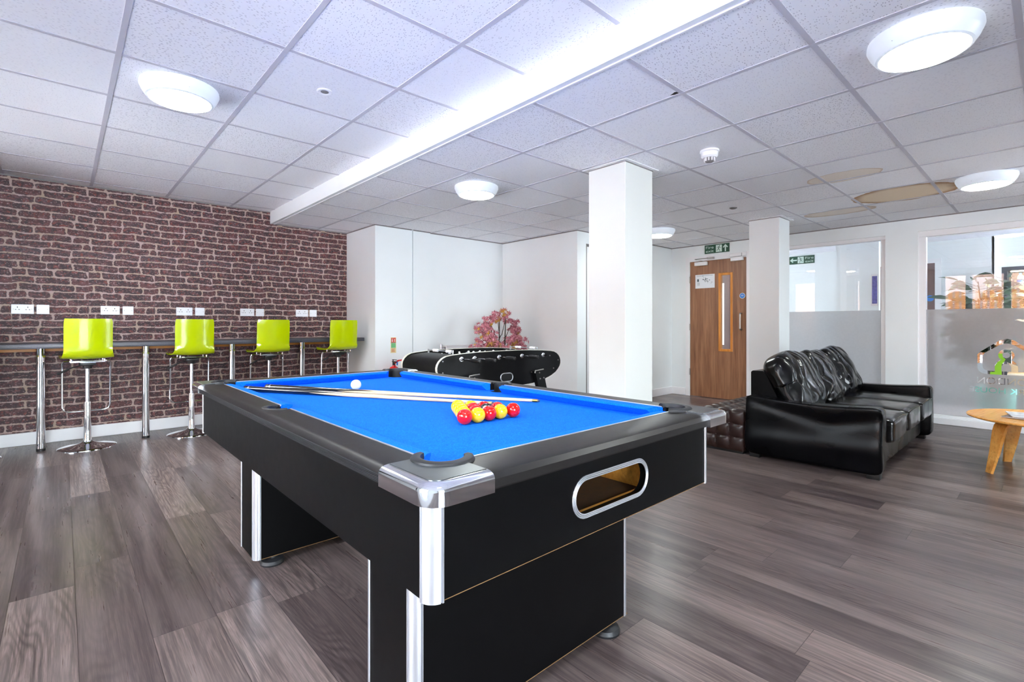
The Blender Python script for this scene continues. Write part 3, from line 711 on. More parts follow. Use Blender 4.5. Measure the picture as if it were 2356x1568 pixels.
def exit_sign(name, label, loc, W_, H_, left):
    fn = rot_to_wall('-X')
    t = thing(name, label, 'sign', loc)
    o0 = (0, 0, 0)
    obj('sign_board', plate(fn, o0, 0, 0, W_, H_, 0, .003), M['green'], t)
    if not left:
        tb = place_text('Fire', H_ * .42, fn, o0, W_ * .05, H_ * .56, .0035, W_ * .32); t2 = place_text('exit', H_ * .42, fn, o0, W_ * .05, H_ * .14, .0035, W_ * .32)
        px, ax, ang, fl = W_ * .58, W_ * .84, 0, 1
    else:
        tb = place_text('Fire', H_ * .42, fn, o0, W_ * .64, H_ * .56, .0035, W_ * .32); t2 = place_text('exit', H_ * .42, fn, o0, W_ * .64, H_ * .14, .0035, W_ * .32)
        px, ax, ang, fl = W_ * .46, W_ * .17, PI / 2, -1
    obj('lettering', tb, M['photolum'], t, smooth=0); obj('lettering', t2, M['photolum'], t, smooth=0)
    pn = plate(fn, o0, px - W_ * .12, H_ * .1, px + W_ * .12, H_ * .9, .003, .0038)
    obj('pictogram_panel', pn, M['photolum'], t, smooth=0)
    rn = MB(); runner(rn, fn, o0, px, H_ * .47, H_ * .78, .004, fl); obj('running_figure', rn, M['green'], t, smooth=0)
    ar = MB(); arrow(ar, fn, o0, ax, H_ * .5, H_ * .82, .0034, ang); obj('arrow', ar, M['photolum'], t, smooth=0)
    return t
exit_sign('fire_exit_sign', 'green fire exit sign with upward arrow above the brown door', (XD - .001, 3.525, 2.143), .372, .128, False)
exit_sign('fire_exit_sign', 'green fire exit sign with left arrow seen through the glass', (9.348, 3.10, 2.125), .39, .135, True)

fnX = rot_to_wall('-X')
t = thing('evacuation_plan', 'white floor plan notice fixed to the brown door', 'notice', (XD - .0022, 3.672, 1.634))
obj('sheet', plate(fnX, (0, 0, 0), 0, 0, .30, .205, 0, .002), M['paper'], t)
ik = MB(); R = random.Random(4)
for k in range(26):
    u, v = .11 + .15 * R.random(), .03 + .12 * R.random(); v = .16 - (u - .10) * .65 + R.uniform(-.035, .03)
    plate(fnX, (0, 0, 0), u, v, u + R.uniform(.006, .016), v + R.uniform(.004, .012), .002, .0026, ik)
plate(fnX, (0, 0, 0), .02, .185, .27, .189, .002, .0026, ik); plate(fnX, (0, 0, 0), .03, .10, .055, .14, .002, .0026, ik)
for k in range(4): plate(fnX, (0, 0, 0), .03, .045 + k * .012, .07, .048 + k * .012, .002, .0026, ik)
obj('printed_plan', ik, M['ink'], t, smooth=0)
t = thing('door_sticker', 'round blue sticker on the brown door above its handle', 'sticker', (XD - .002, 2.972, 1.497))
obj('disc', MB().prism([(.040 * math.cos(k * PI / 16), .040 * math.sin(k * PI / 16)) for k in range(32)], .001, lambda u, v, w_: (-w_, -u, v)), M['paper'], t)
obj('blue_face', MB().prism([(.034 * math.cos(k * PI / 16), .034 * math.sin(k * PI / 16)) for k in range(32)], .0006, lambda u, v, w_: (-.001 - w_, -u, v)), M['bluest'], t)
pr = MB()
for dv in (-.006, .002, .010): plate(fnX, (0, 0, 0), -.018, dv, .018, dv + .003, .0016, .002, pr)
obj('print_lines', pr, M['paper'], t, smooth=0)

# ------------------------------------------------------------------ ceiling lights
def ceiling_light(loc, label):
    t = thing('ceiling_light', label, 'ceiling light', loc, 0, 'round ceiling lights')
    obj('lamp_body', MB().lathe([(.165, 0), (.188, -.004), (.190, -.022), (.178, -.05), (.160, -.076), (.150, -.080), (.146, -.076)], n=48), M['lampbody'], t)
    df = [(.148, -.077), (.140, -.084), (.10, -.092), (.05, -.096), (.001, -.097)]
    obj('diffuser', MB().lathe(df, n=48), M['lamp'], t)
    for a in (.6, 2.7, 4.8): obj('fixing_screw', MB().sphere((.172 * math.cos(a), .172 * math.sin(a), -.052), .004, 8, 6), M['chrome'], t)
    return t
L0 = ceiling_light((.49, 3.31, ZL), 'round ceiling light on the left ceiling near the brick wall')
for loc, lab in (((2.66, 3.38, ZR), 'round ceiling light left of the near column, by the white bulkhead'),
                 ((2.63, .365, ZR), 'largest round ceiling light at the upper right, nearest the viewer'),
                 ((5.52, .37, ZR), 'round ceiling light above the sofa near the glazed partition'),
                 ((5.60, 3.37, ZR), 'round ceiling light partly hidden behind the near column')):
    dup(L0, loc, 0, lab)
for loc, lab in (((.49, .3, ZL), 'round ceiling light overhead, outside the photo'), ((8.3, 3.3, ZR), 'round ceiling light in the corridor behind the far column'), ((8.3, -1.3, ZR), 'round ceiling light in the corridor right of the plant'),  # corridor pair added out of sight to light the corridor
                 ((5.52, -2.2, ZR), 'round ceiling light beyond the right edge of the photo')):  # unseen lamp added as fill
    dup(L0, loc, 0, lab)

t = thing('smoke_detector', 'white smoke detector on the right ceiling between the columns', 'smoke detector', (3.30, 1.60, ZR))
obj('base', MB().lathe([(.001, 0), (.062, 0), (.063, -.012), (.056, -.016), (.055, -.042), (.044, -.052), (.001, -.052)], n=36), M['white'], t)
sl = MB()
for k in range(10):
    a = 2 * PI * k / 10; sl.box((-.003, -.009, -.075), (.003, .0, -.052), mtx=Matrix.Rotation(a, 4, 'Z') @ Matrix.Translation((0, .038, 0)))
obj('sensing_cage', sl, M['white'], t)
obj('sensor_head', MB().lathe([(.001, -.05), (.030, -.05), (.030, -.074), (.022, -.080), (.001, -.080)], n=24), M['shadowgap'], t)
t = thing('ceiling_sensor', 'small round recessed sensor in the left ceiling', 'sensor', (1.11, 2.812, ZL))
obj('rim', MB().lathe([(.040, .001), (.044, -.004), (.036, -.007), (.022, -.004)], n=32), M['white'], t)
obj('lens', MB().lathe([(.024, -.003), (.012, -.006), (.001, -.006)], n=24), M['shadowgap'], t)
t = thing('ceiling_sensor', 'tiny round sensor in the right ceiling before the far column', 'sensor', (5.10, 2.22, ZR))
obj('rim', MB().lathe([(.036, .0), (.036, -.006), (.024, -.012), (.001, -.012)], n=24), M['shadowgap'], t)

# ------------------------------------------------------------------ wall sockets
def xz(o): return lambda u, v, w_: (o[0] + u, o[1] - w_, o[2] + v)
def socket_double(loc, label):
    t = thing('double_socket', label, 'socket', loc, 0, 'double sockets on the brick wall')
    obj('face_plate', MB().box((0, -.010, 0), (.147, 0, .086), .003, 1), M['socket'], t)
    for c in (.040, .107):
        ph = MB()
        for du, dv, a_, b_ in ((0, .018, .003, .005), (-.011, -.004, .0045, .0025), (.011, -.004, .0045, .0025)):
            ph.box((c + du - a_, -.0115, .043 + dv - b_), (c + du + a_, -.0098, .043 + dv + b_))
        obj('pin_holes', ph, M['pin'], t, smooth=0)
    for c in (.0135, .1335): obj('screw', MB().sphere((c, -.0105, .043), .0025, 8, 6), M['shadowgap'], t)
    sw = MB().box((.055, -.013, .052), (.065, -.0095, .070), .001, 1); obj('switch', sw, M['socket'], t)
    obj('switch', MB().box((.082, -.013, .052), (.092, -.0095, .070), .001, 1), M['socket'], t)
    return t
def socket_blank(loc, label):
    t = thing('blank_socket_plate', label, 'socket', loc, 0, 'blank plates on the brick wall')
    obj('face_plate', MB().box((0, -.010, 0), (.087, 0, .086), .003, 1), M['socket'], t)
    obj('screw', MB().sphere((.013, -.0105, .043), .0025, 8, 6), M['shadowgap'], t); obj('screw', MB().sphere((.074, -.0105, .043), .0025, 8, 6), M['shadowgap'], t)
    return t
ord_ = ['leftmost pair on the brick wall', 'second pair from the left, above the nearest stool', 'third pair from the left, above the second stool', 'fourth pair from the left, above the third stool', 'rightmost pair on the brick wall']
SD = SB = None
for k, (xd_, xb_) in enumerate(((-.340, -.177), (.274, .443), (.890, 1.062), (1.501, 1.667), (2.116, 2.283))):
    la, lb = 'white double socket, ' + ord_[k], 'square white blank plate, ' + ord_[k]
    if k == 0: SD = socket_double((xd_, YW, 1.187), la); SB = socket_blank((xb_, YW, 1.187), lb)
    else: dup(SD, (xd_, YW, 1.187), 0, la); dup(SB, (xb_, YW, 1.187), 0, lb)

# ------------------------------------------------------------------ bar counter
t = thing('bar_counter', 'long dark speckled bar counter on chrome legs against the brick wall', 'counter', (1.0, 5.99, 0))
obj('worktop', MB().box((XW + .01, 5.71, .888), (2.745, YW - .001, .930), .004, 2), M['counter'], t, True)
obj('batten', MB().box((XW + .01, 6.22, .845), (2.745, YW - .001, .888)), M['pine'], t, True, label='orange pine batten under the worktop')
for xl in (-.87, -.139, .593, 1.336, 2.063):
    lg = obj('leg', MB().cyl((xl, 5.90, .02), (xl, 5.90, .888), .030, n=32), M['chrome'], t, True)
    obj('foot_cap', MB().cyl((xl, 5.90, 0), (xl, 5.90, .022), .031, n=32), M['blackp'], lg, True)

# ------------------------------------------------------------------ bar stools (sitter faces the wall, +Y)
def make_stool(loc, rz, label):
    t = thing('bar_stool', label, 'bar stool', loc, rz, 'lime bar stools at the counter')
    # shell: profile in (y, z), then a grid across the width
    prof = [(.205, .775), (.198, .792), (.175, .800), (.10, .797), (.0, .790), (-.08, .787), (-.125, .792), (-.158, .808), (-.180, .835), (-.190, .87)]
    for k in range(1, 11): prof.append((-.190 - .020 * (k / 10), .87 + .272 * k / 10))
    nx = 16; th = .011
    P = []
    for i, (py, pz) in enumerate(prof):
        a = prof[max(i - 1, 0)]; b = prof[min(i + 1, len(prof) - 1)]; d = Vector((b[0] - a[0], b[1] - a[1])).normalized(); nrm = Vector((d.y, -d.x))
        f = i / (len(prof) - 1)
        hwid = .192 - .030 * min(1, max(0, (f - .15) / .30))
        if i <= 2: hwid -= .02 * (1 - i / 2) ** 2
        if i >= len(prof) - 2: hwid -= .0015 * (i - len(prof) + 3) ** 2
        P.append((py, pz, nrm, hwid, f))
    mb = MB(); top = []; bot = []
    for (py, pz, nrm, hw_, f) in P:
        r1, r2 = [], []
        for k in range(nx + 1):
            s_ = -1 + 2 * k / nx; cv = .022 * s_ * s_ * (1 if f > .45 else .5)
            yy = py + (cv if f > .45 else 0); zz = pz + (0 if f > .45 else cv)
            r1.append(mb.bm.verts.new((s_ * hw_, yy, zz))); r2.append(mb.bm.verts.new((s_ * hw_, yy + nrm.x * th, zz + nrm.y * th)))
        top.append(r1); bot.append(r2)
    n = len(P)
    for i in range(n - 1):
        for k in range(nx):
            mb.bm.faces.new([top[i][k], top[i][k + 1], top[i + 1][k + 1], top[i + 1][k]]); mb.bm.faces.new([bot[i][k], bot[i + 1][k], bot[i + 1][k + 1], bot[i][k + 1]])
        mb.bm.faces.new([top[i][0], top[i + 1][0], bot[i + 1][0], bot[i][0]]); mb.bm.faces.new([top[i][nx], bot[i][nx], bot[i + 1][nx], top[i + 1][nx]])
    for k in range(nx):
        mb.bm.faces.new([top[0][k], bot[0][k], bot[0][k + 1], top[0][k + 1]]); mb.bm.faces.new([top[-1][k], top[-1][k + 1], bot[-1][k + 1], bot[-1][k]])
    obj('seat_shell', mb, M['lime'], t, smooth=50)
    br = MB().box((-.12, -.115, .760), (.12, -.095, .768), .002, 1).box((-.12, .05, .760), (.12, .07, .768), .002, 1)
    br.box((-.05, -.115, .756), (.05, .07, .762))
    for sx_ in (-.11, .11):
        for sy_ in (-.105, .06): br.cyl((sx_, sy_, .764), (sx_, sy_, .788), .008, n=12)
    obj('seat_bracket', br, M['chrome'], t)
    obj('mechanism', MB().box((-.055, -.06, .728), (.055, .05, .756), .006).cyl((0, 0, .70), (0, 0, .73), .032, .036), M['blackp'], t)
    lv = obj('lever', MB().tube([(-.02, -.01, .735), (-.10, -.015, .715), (-.145, -.02, .69)], .005, 8), M['blackp'], t)
    obj('lever_grip', MB().tube([(-.125, -.018, .702), (-.20, -.022, .662)], [.009, .008], 10), M['blackp'], lv)
    obj('gas_column', MB().cyl((0, 0, .38), (0, 0, .705), .0165), M['chrome_soft'], t)
    obj('outer_sleeve', MB().lathe([(.001, .405), (.024, .405), (.0255, .40), (.0265, .20), (.029, .06), (.035, .045)], n=32), M['chrome'], t)
    fr = MB(); w2 = .165; y2 = .10
    path = [(-.12, .06, .764), (-w2 + .01, .065, .762), (-w2, .075, .745)]
    path += [(-w2, .085, .70), (-w2, .10, .45), (-w2, .105, .36), (-w2 + .012, .108, .325), (-w2 + .04, .11, .312), (-w2 + .07, .11, .31)]
    path += [(-p[0], p[1], p[2]) for p in path[::-1]]
    obj('footrest', fr.tube(path, .0075, 10), M['chrome'], t)
    fb = obj('base', MB().lathe([(.001, .062), (.034, .062), (.036, .055), (.045, .046), (.070, .036), (.115, .026), (.16, .019), (.195, .013), (.206, .007), (.207, .0), (.198, 0), (.001, 0)], n=64), M['chrome'], t)
    return t
stool0 = make_stool((.164, 5.80, 0), .02, 'lime green bar stool nearest the viewer, whole base in view')
for loc, rz, lab in (((.955, 5.82, 0), .0, 'lime green bar stool just left of the pool table corner'),
                     ((1.675, 5.80, 0), -.03, 'lime green bar stool, third along, base hidden by the pool table'),
                     ((2.450, 5.80, 0), -.02, 'lime green bar stool at the counter end beside the white pier'),
                     ((-.575, 5.80, 0), .03, 'bar stool at the left edge, only its chrome base rim showing')):
    dup(stool0, loc, rz, lab)

# ------------------------------------------------------------------ pool table
TX, TY = 1.0675, 1.815
PT = thing('pool_table', 'black pool table with blue cloth, chrome corners and silver edge posts', 'pool table', (TX, TY, 0))
X0, X1, Y0, Y1 = .510, 1.625, .790, 2.840      # cabinet
OX0, OX1, OY0, OY1 = .475, 1.660, .735, 2.895   # rail outer
RX0, RX1, RY0, RY1 = .575, 1.560, .855, 2.775   # rail inner (trim line)
ZT, ZB, ZC = .805, .770, .565
def P_(name, mb, m, par=None, **k): return obj(name, mb, m, par or PT, True, **k)
# cabinet: three plain panels and a near panel with the cue-ball slot
KR = .030
cb = MB().box((X0, Y0 + KR, ZC), (X0 + .02, Y1 - KR, .778)).box((X1 - .02, Y0 + KR, ZC), (X1, Y1 - KR, .778)).box((X0 + KR, Y1 - .02, ZC), (X1 - KR, Y1, .778)).box((X0 + .02, Y0 + .3, ZC), (X1 - .02, Y1 - .02, ZC + .01))
def stadium(cx, cz, hl, r, n=10):
    return [(cx + hl - r + r * math.cos(a), cz + r * math.sin(a)) for a in [-PI / 2 + PI * k / n for k in range(n + 1)]] + [(cx - hl + r + r * math.cos(a), cz + r * math.sin(a)) for a in [PI / 2 + PI * k / n for k in range(n + 1)]]
SCX, SCZ, SHL, SR = 1.083, .663, .158, .0455
inner = stadium(SCX, SCZ, SHL, SR)
def rect_hit(p):
    dx, dz_ = p[0] - SCX, p[1] - SCZ
    tx = ((X1 - KR - SCX) if dx > 0 else (X0 + KR - SCX)) / dx if abs(dx) > 1e-9 else 1e9
    tz = ((.778 - SCZ) if dz_ > 0 else (ZC - SCZ)) / dz_ if abs(dz_) > 1e-9 else 1e9
    k = min(tx, tz); return (SCX + dx * k, SCZ + dz_ * k)
outer = []
for p in inner: outer.append(rect_hit(p))
def snap(outer):
    cors = [(X1 - KR, ZC), (X1 - KR, .778), (X0 + KR, .778), (X0 + KR, ZC)]
    for c in cors:
        k = min(range(len(outer)), key=lambda i: (outer[i][0] - c[0]) ** 2 + (outer[i][1] - c[1]) ** 2); outer[k] = c
    return outer
outer = snap(outer)
n = len(inner)
for yy in (Y0, Y0 + .02):
    A = [cb.bm.verts.new((u, yy, v)) for u, v in outer]; B = [cb.bm.verts.new((u, yy, v)) for u, v in inner]
    for i in range(n): cb.bm.faces.new([A[i], A[(i + 1) % n], B[(i + 1) % n], B[i]])
    if yy == Y0: Bf = B
    else:
        for i in range(n): cb.bm.faces.new([Bf[i], Bf[(i + 1) % n], B[(i + 1) % n], B[i]])
P_('cabinet', cb, M['black_lam'], smooth=20)
P_('edge_strip', MB().box((X0 + .03, Y0, ZC - .0016), (X1 - .03, Y0 + .018, ZC)), M['chip'])
tr = P_('ball_return_box', MB().box((.90, Y0 + .02, .600), (1.27, Y0 + .03, .617)).box((.88, Y0 + .27, .60), (1.29, Y0 + .285, .73)).box((.88, Y0 + .02, .60), (.895, Y0 + .285, .73)).box((1.275, Y0 + .02, .60), (1.29, Y0 + .285, .73)), M['traywood'])
P_('tray_floor', MB().box((.895, Y0 + .02, .600), (1.275, Y0 + .27, .608)), M['traydark'], tr)
st = MB()
for off_, r_, yo in ((.002, .0022, -.002), (.0065, .0021, -.0015), (.0108, .0020, -.001)):
    pts = stadium(SCX, SCZ, SHL + off_ - .004, SR + off_ - .004, 14)
    st.tube([(u, Y0 + yo, v) for u, v in pts], r_, 8, closed=True)
P_('slot_trim', st, M['alu'], smooth=60)
def corner_post(name, cx, cy, sx_, sy_, r, z0, z1, m):
    """rounded corner extrusion: cx, cy = cabinet corner; sx_, sy_ point outward"""
    ic = (cx - sx_ * r, cy - sy_ * r)
    q = lambda du, dv: (ic[0] + sx_ * du, ic[1] + sy_ * dv)
    pts = [q(-.002, -.002), q(-.002, r + .0005), q(-.001, r + .003), q(.0025, r + .003), q(.003, r - .001), q(.0045, r - .001)]
    for k in range(13):
        a = math.radians(80 - 70 * k / 12); pts.append(q((r + .0025) * math.cos(a), (r + .0025) * math.sin(a)))
    pts += [q(r - .001, .0045), q(r - .001, .003), q(r + .003, .0025), q(r + .003, -.001), q(r + .0005, -.002)]
    P_(name, MB().prism(pts, z1 - z0, lambda u, v, w_: (u, v, z0 + w_)), m, smooth=25)
for (cx, sx_) in ((X0, -1), (X1, 1)):
    for (cy, sy_) in ((Y0, -1), (Y1, 1)): corner_post('corner_post', cx, cy, sx_, sy_, .030, ZC - .004, .776, M['alu'])
# pedestals
for (a, b_) in ((1.045, 1.300), (2.385, 2.620)):
    px0, px1 = .628, 1.525
    kr = .026; pd = P_('pedestal', MB().box((px0, a + kr, .045), (px1, b_ - kr, ZC)).box((px0 + kr, a, .045), (px1 - kr, b_, ZC)), M['black_lam'])
    P_('edge_strip', MB().box((px0 + .03, a, .0425), (px1 - .005, a + .016, .045)), M['chip'], pd)
    for (cx, sx_) in ((px0, -1), (px1, 1)):
        for (cy, sy_) in ((a, -1), (b_, 1)): corner_post('pedestal_post', cx, cy, sx_, sy_, .026, .042, ZC, M['alu'])
    for fx, fy in ((px0 + .085, a + .035), (px1 - .09, a + .035), (px0 + .085, b_ - .035), (px1 - .09, b_ - .035)):
        P_('foot', MB().lathe([(.001, .045), (.022, .045), (.024, .03), (.046, .02), (.052, .008), (.050, 0), (.001, 0)], (fx, fy, 0), n=32), M['rubber'], pd)
# pockets
CX0, CX1, CY0, CY1 = .600, 1.535, .880, 2.750
pockets = [(CX0, CY0), (CX1, CY0), (CX0, CY1), (CX1, CY1), (.563, TY), (1.572, TY)]
def pcut(r=.050): return [MB().cyl((px, py, .60), (px, py, .90), r, n=40).xf(Matrix.Translation((-TX, -TY, 0))) for px, py in pockets]
bed = P_('playing_bed', MB().box((.548, .828, .735), (1.587, 2.802, ZB)), M['cloth']); boolean(bed, pcut())
# rails: long sides and ends, mitred under the corner caps
def rail(axis, side):
    mb = MB()
    pr = [(0, ZT), (-.075, ZT), (-.088, ZT - .004), (-.098, ZT - .014), (-.100, ZT - .030), (-.094, ZT - .032), (-.094, ZT - .036), (0, ZT - .036)]
    if axis == 'Y':
        xin = RX0 if side < 0 else RX1; y0, y1 = .915, 2.715
        f = lambda u, v, w_: (xin + (u if side < 0 else -u), y0 + w_, v)
        mb.prism(pr, y1 - y0, f)
    else:
        yin = RY0 if side < 0 else RY1; x0, x1 = .615, 1.52
        k = 1.2
        f = lambda u, v, w_: (x0 + w_, yin + (u * k if side < 0 else -u * k), v)
        mb.prism(pr, x1 - x0, f)
    o_ = P_('rail', mb, M['rail'], smooth=25)
    return o_
rl = rail('Y', -1); boolean(rl, pcut(.052)[4:5]); rr_ = rail('Y', 1); boolean(rr_, pcut(.052)[5:6]); rail('X', -1); rail('X', 1)
ribs = MB()
for k in range(6): ribs.box((OX0 - .0015, .918, ZT - .016 - k * .0032), (OX0 + .004, 2.71, ZT - .0145 - k * .0032))
P_('ribbed_strip', ribs, M['rubber'], smooth=0)
# trim lines
tl = MB()
for xx, s_ in ((RX0, 1), (RX1, -1)):
    for ya, yb in ((.925, TY - .052), (TY + .052, 2.705)): tl.box((min(xx, xx + s_ * .005), ya, ZT - .004), (max(xx, xx + s_ * .005), yb, ZT + .0015))
for yy, s_ in ((RY0, 1), (RY1, -1)): tl.box((.645, min(yy, yy + s_ * .005), ZT - .004), (1.49, max(yy, yy + s_ * .005), ZT + .0015))
P_('trim_line', tl, M['alu'], smooth=0)
# cushions
def cushion(axis, side, a, b_, c0, c1):
    mb = MB(); W_ = .048
    pr = [(.004, ZT - .001), (W_ * .55, ZT + .001), (W_, ZT - .004), (W_ + .001, ZT - .010), (W_ * .50, ZB + .001), (.004, ZB + .001)]
    def pt(u, v, s_):
        l = a if s_ == 0 else b_; cut = (c0 if s_ == 0 else -c1) * u / W_
        if axis == 'Y': return ((RX0 + u) if side < 0 else (RX1 - u), l + cut, v)
        return (l + cut, (RY0 + u) if side < 0 else (RY1 - u), v)
    A = [mb.bm.verts.new(pt(u, v, 0)) for u, v in pr]; B = [mb.bm.verts.new(pt(u, v, 1)) for u, v in pr]
    mb.bm.faces.new(A[::-1]); mb.bm.faces.new(B); K = len(pr)
    for i in range(K): mb.bm.faces.new([A[i], A[(i + 1) % K], B[(i + 1) % K], B[i]])
    P_('cushion', mb, M['cloth'], smooth=25)
for s_ in (-1, 1):
    cushion('Y', s_, .920, TY - .052, .040, .012); cushion('Y', s_, TY + .052, 2.710, .012, .040); cushion('X', s_, .640, 1.495, .040, .040)
# corner caps
def cap(sx_, sy_):
    bx = lambda d: (OX0 - .004 + d) if sx_ < 0 else (OX1 + .004 - d)
    by = lambda d: (OY0 - .004 + d) if sy_ < 0 else (OY1 + .004 - d)
    R_ = .046; LX, LY = .150, .187
    prof = [(0, ZT - .037), (0, ZT - .011), (.001, ZT - .006), (.005, ZT - .001), (.014, ZT + .003), (.022, ZT + .004)]
    mb = MB(); rings = []
    for ins, z in prof:
        pts = [(LX, ins)]
        r = max(R_ - ins, .004)
        for k in range(11):
            a = -PI / 2 - k / 10 * PI / 2; pts.append((R_ + r * math.cos(a), R_ + r * math.sin(a)))
        pts.append((ins, LY)); rings.append([mb.bm.verts.new((bx(u), by(v), z)) for u, v in pts])
    inn = [[mb.bm.verts.new((bx(LX), by(.122), z)), mb.bm.verts.new((bx(.102), by(.128), z)), mb.bm.verts.new((bx(.102), by(LY), z))] for z in (prof[0][1], prof[-1][1])]
    m_ = len(rings[0])
    for i in range(len(rings) - 1):
        for k in range(m_ - 1): mb.bm.faces.new([rings[i][k], rings[i][k + 1], rings[i + 1][k + 1], rings[i + 1][k]])
    def lid(ring, q):
        mid = m_ // 2
        mb.bm.faces.new([ring[k] for k in range(mid + 1)] + [q[1], q[0]]); mb.bm.faces.new([ring[k] for k in range(mid, m_)] + [q[2], q[1]])
    lid(rings[0], inn[0]); lid(rings[-1], inn[1])
    mb.bm.faces.new([r_[0] for r_ in rings] + [inn[1][0], inn[0][0]]); mb.bm.faces.new([r_[-1] for r_ in rings] + [inn[1][2], inn[0][2]])
    mb.bm.faces.new([inn[0][0], inn[0][1], inn[1][1], inn[1][0]]); mb.bm.faces.new([inn[0][1], inn[0][2], inn[1][2], inn[1][1]])
    o_ = P_('corner_cap', mb, M['chrome'], smooth=40)
    tp = MB(); tr_ = []
    for z in (ZT + .0035, ZT + .0050):
        pts = [(LX - .002, .024)] + [(R_ + .022 * math.cos(-PI / 2 - k / 10 * PI / 2), R_ + .022 * math.sin(-PI / 2 - k / 10 * PI / 2)) for k in range(11)] + [(.024, LY - .002), (.100, LY - .002), (.100, .126), (LX - .002, .120)]
        tr_.append([tp.bm.verts.new((bx(u), by(v), z)) for u, v in pts])
    for r_ in tr_: tp.bm.faces.new([r_[k] for k in (0, 1, 2, 3, 4, 5, 6, 14, 15)]); tp.bm.faces.new([r_[k] for k in (6, 7, 8, 9, 10, 11, 12, 13, 14)])
    for k in range(16): tp.bm.faces.new([tr_[0][k], tr_[0][(k + 1) % 16], tr_[1][(k + 1) % 16], tr_[1][k]])
    ct_ = P_('cap_top', tp, M['gunmetal'], o_, smooth=20)
    px, py = (CX0 if sx_ < 0 else CX1), (CY0 if sy_ < 0 else CY1)
    for oo in (o_, ct_): boolean(oo, [MB().cyl((px, py, .6), (px, py, .9), .058, n=48).xf(Matrix.Translation((-TX, -TY, 0)))])
    wn_ = o_.modifiers.new('normals', 'WEIGHTED_NORMAL'); wn_.keep_sharp = True
for sx_ in (-1, 1):
    for sy_ in (-1, 1): cap(sx_, sy_)
# pocket liners: rubber lip on the rail side plus the pocket wall below
for i, (px, py) in enumerate(pockets):
    if i < 4: ang = math.atan2(py - TY, px - TX); ang = math.atan2(math.copysign(1, py - TY), math.copysign(1, px - TX)); half = 1.95
    else: ang = 0 if px > TX else PI; half = 1.62
    lp = [(.046, ZT - .002), (.047, ZT + .010), (.056, ZT + .012), (.066, ZT + .009), (.070, ZT + .001), (.062, ZT - .003)] if i < 4 else [(.044, ZT - .006), (.045, ZT + .003), (.054, ZT + .005), (.060, ZT + .003), (.060, ZT - .002)]
    ln = MB().ringsolid(lp, (px, py, 0), 30, ang - half, ang + half)
    ln.ringsolid([(.043, .690), (.043, ZT), (.0465, ZT), (.0465, .690)], (px, py, 0), 30, ang - 1.5, ang + 1.5)
    ln.lathe([(.001, .692), (.0455, .692), (.0455, ZB - .004)], (px, py, 0), n=30)
    P_('pocket_liner', ln, M['rubber'], smooth=40)

# balls
BR = .0254; BZ = ZB + BR
def ball(x, y, m, label, group=None, name='pool_ball'):
    o_ = obj(name, MB().sphere((0, 0, 0), BR, 40, 24), m); o_.location = (x, y, BZ); tag(o_, label, 'pool ball', group); return o_
S = .0508; rx = [.964 + S * .965 * k for k in range(5)]; yb = 1.281; dy = .0443
rack = [(0, 0, 'r', 'red pool ball nearest the viewer, left end of the rack front row'), (1, 0, 'y', 'yellow pool ball second from the left in the rack front row'), (2, 0, 'r', 'red pool ball in the middle of the rack front row'),
        (3, 0, 'y', 'yellow pool ball second from the right in the rack front row'), (4, 0, 'r', 'red pool ball at the right end of the rack front row'),
        (0, 1, 'y', 'yellow pool ball directly behind the nearest red ball'), (1, 1, 'r', 'red pool ball mostly hidden behind the left yellow front ball'), (2, 1, 'k', 'black pool ball with white number patch inside the rack'), (3, 1, 'r', 'red pool ball behind the right yellow front ball'),
        (0, 2, 'y', 'yellow pool ball third along the left edge of the rack'), (1, 2, 'r', 'red pool ball hidden in the centre of the rack'), (2, 2, 'r', 'red pool ball just behind the black ball'),
        (0, 3, 'y', 'yellow pool ball fourth along the left edge of the rack'), (1, 3, 'y', 'yellow pool ball behind the hidden red, right of the far left edge'), (0, 4, 'y', 'yellow pool ball at the far tip of the rack')]
for i, j, c, lab in rack:
    x = rx[0] + S * .97 * i + S * .485 * j; y = yb + dy * j
    if (i, j) == (4, 0): x += .003; y -= .008
    if (i, j) == (0, 0): x -= .002; y += .003
    o_ = ball(x, y, {'r': M['ballr'], 'y': M['bally'], 'k': M['ballk']}[c], lab, 'racked pool balls on the blue cloth')
    if c == 'k':
        d = Vector((-.65, -.55, .45)).normalized(); q = d.to_track_quat('Z', 'Y').to_matrix().to_4x4()
        pt = MB().lathe([(.0102, .02345), (.008, .0243), (.004, .0252), (.0005, .0256)], n=24).xf(q); obj('number_patch', pt, M['sealw'], o_)
        tb = text_mb('8', .013, .0004, 'CENTER').xf(Matrix.Translation((0, -.0045, .0258))).xf(q); obj('number', tb, M['ballk'], o_, smooth=0)
ball(1.073, 2.325, M['sealw'], 'white cue ball alone near the far end of the table', name='cue_ball')

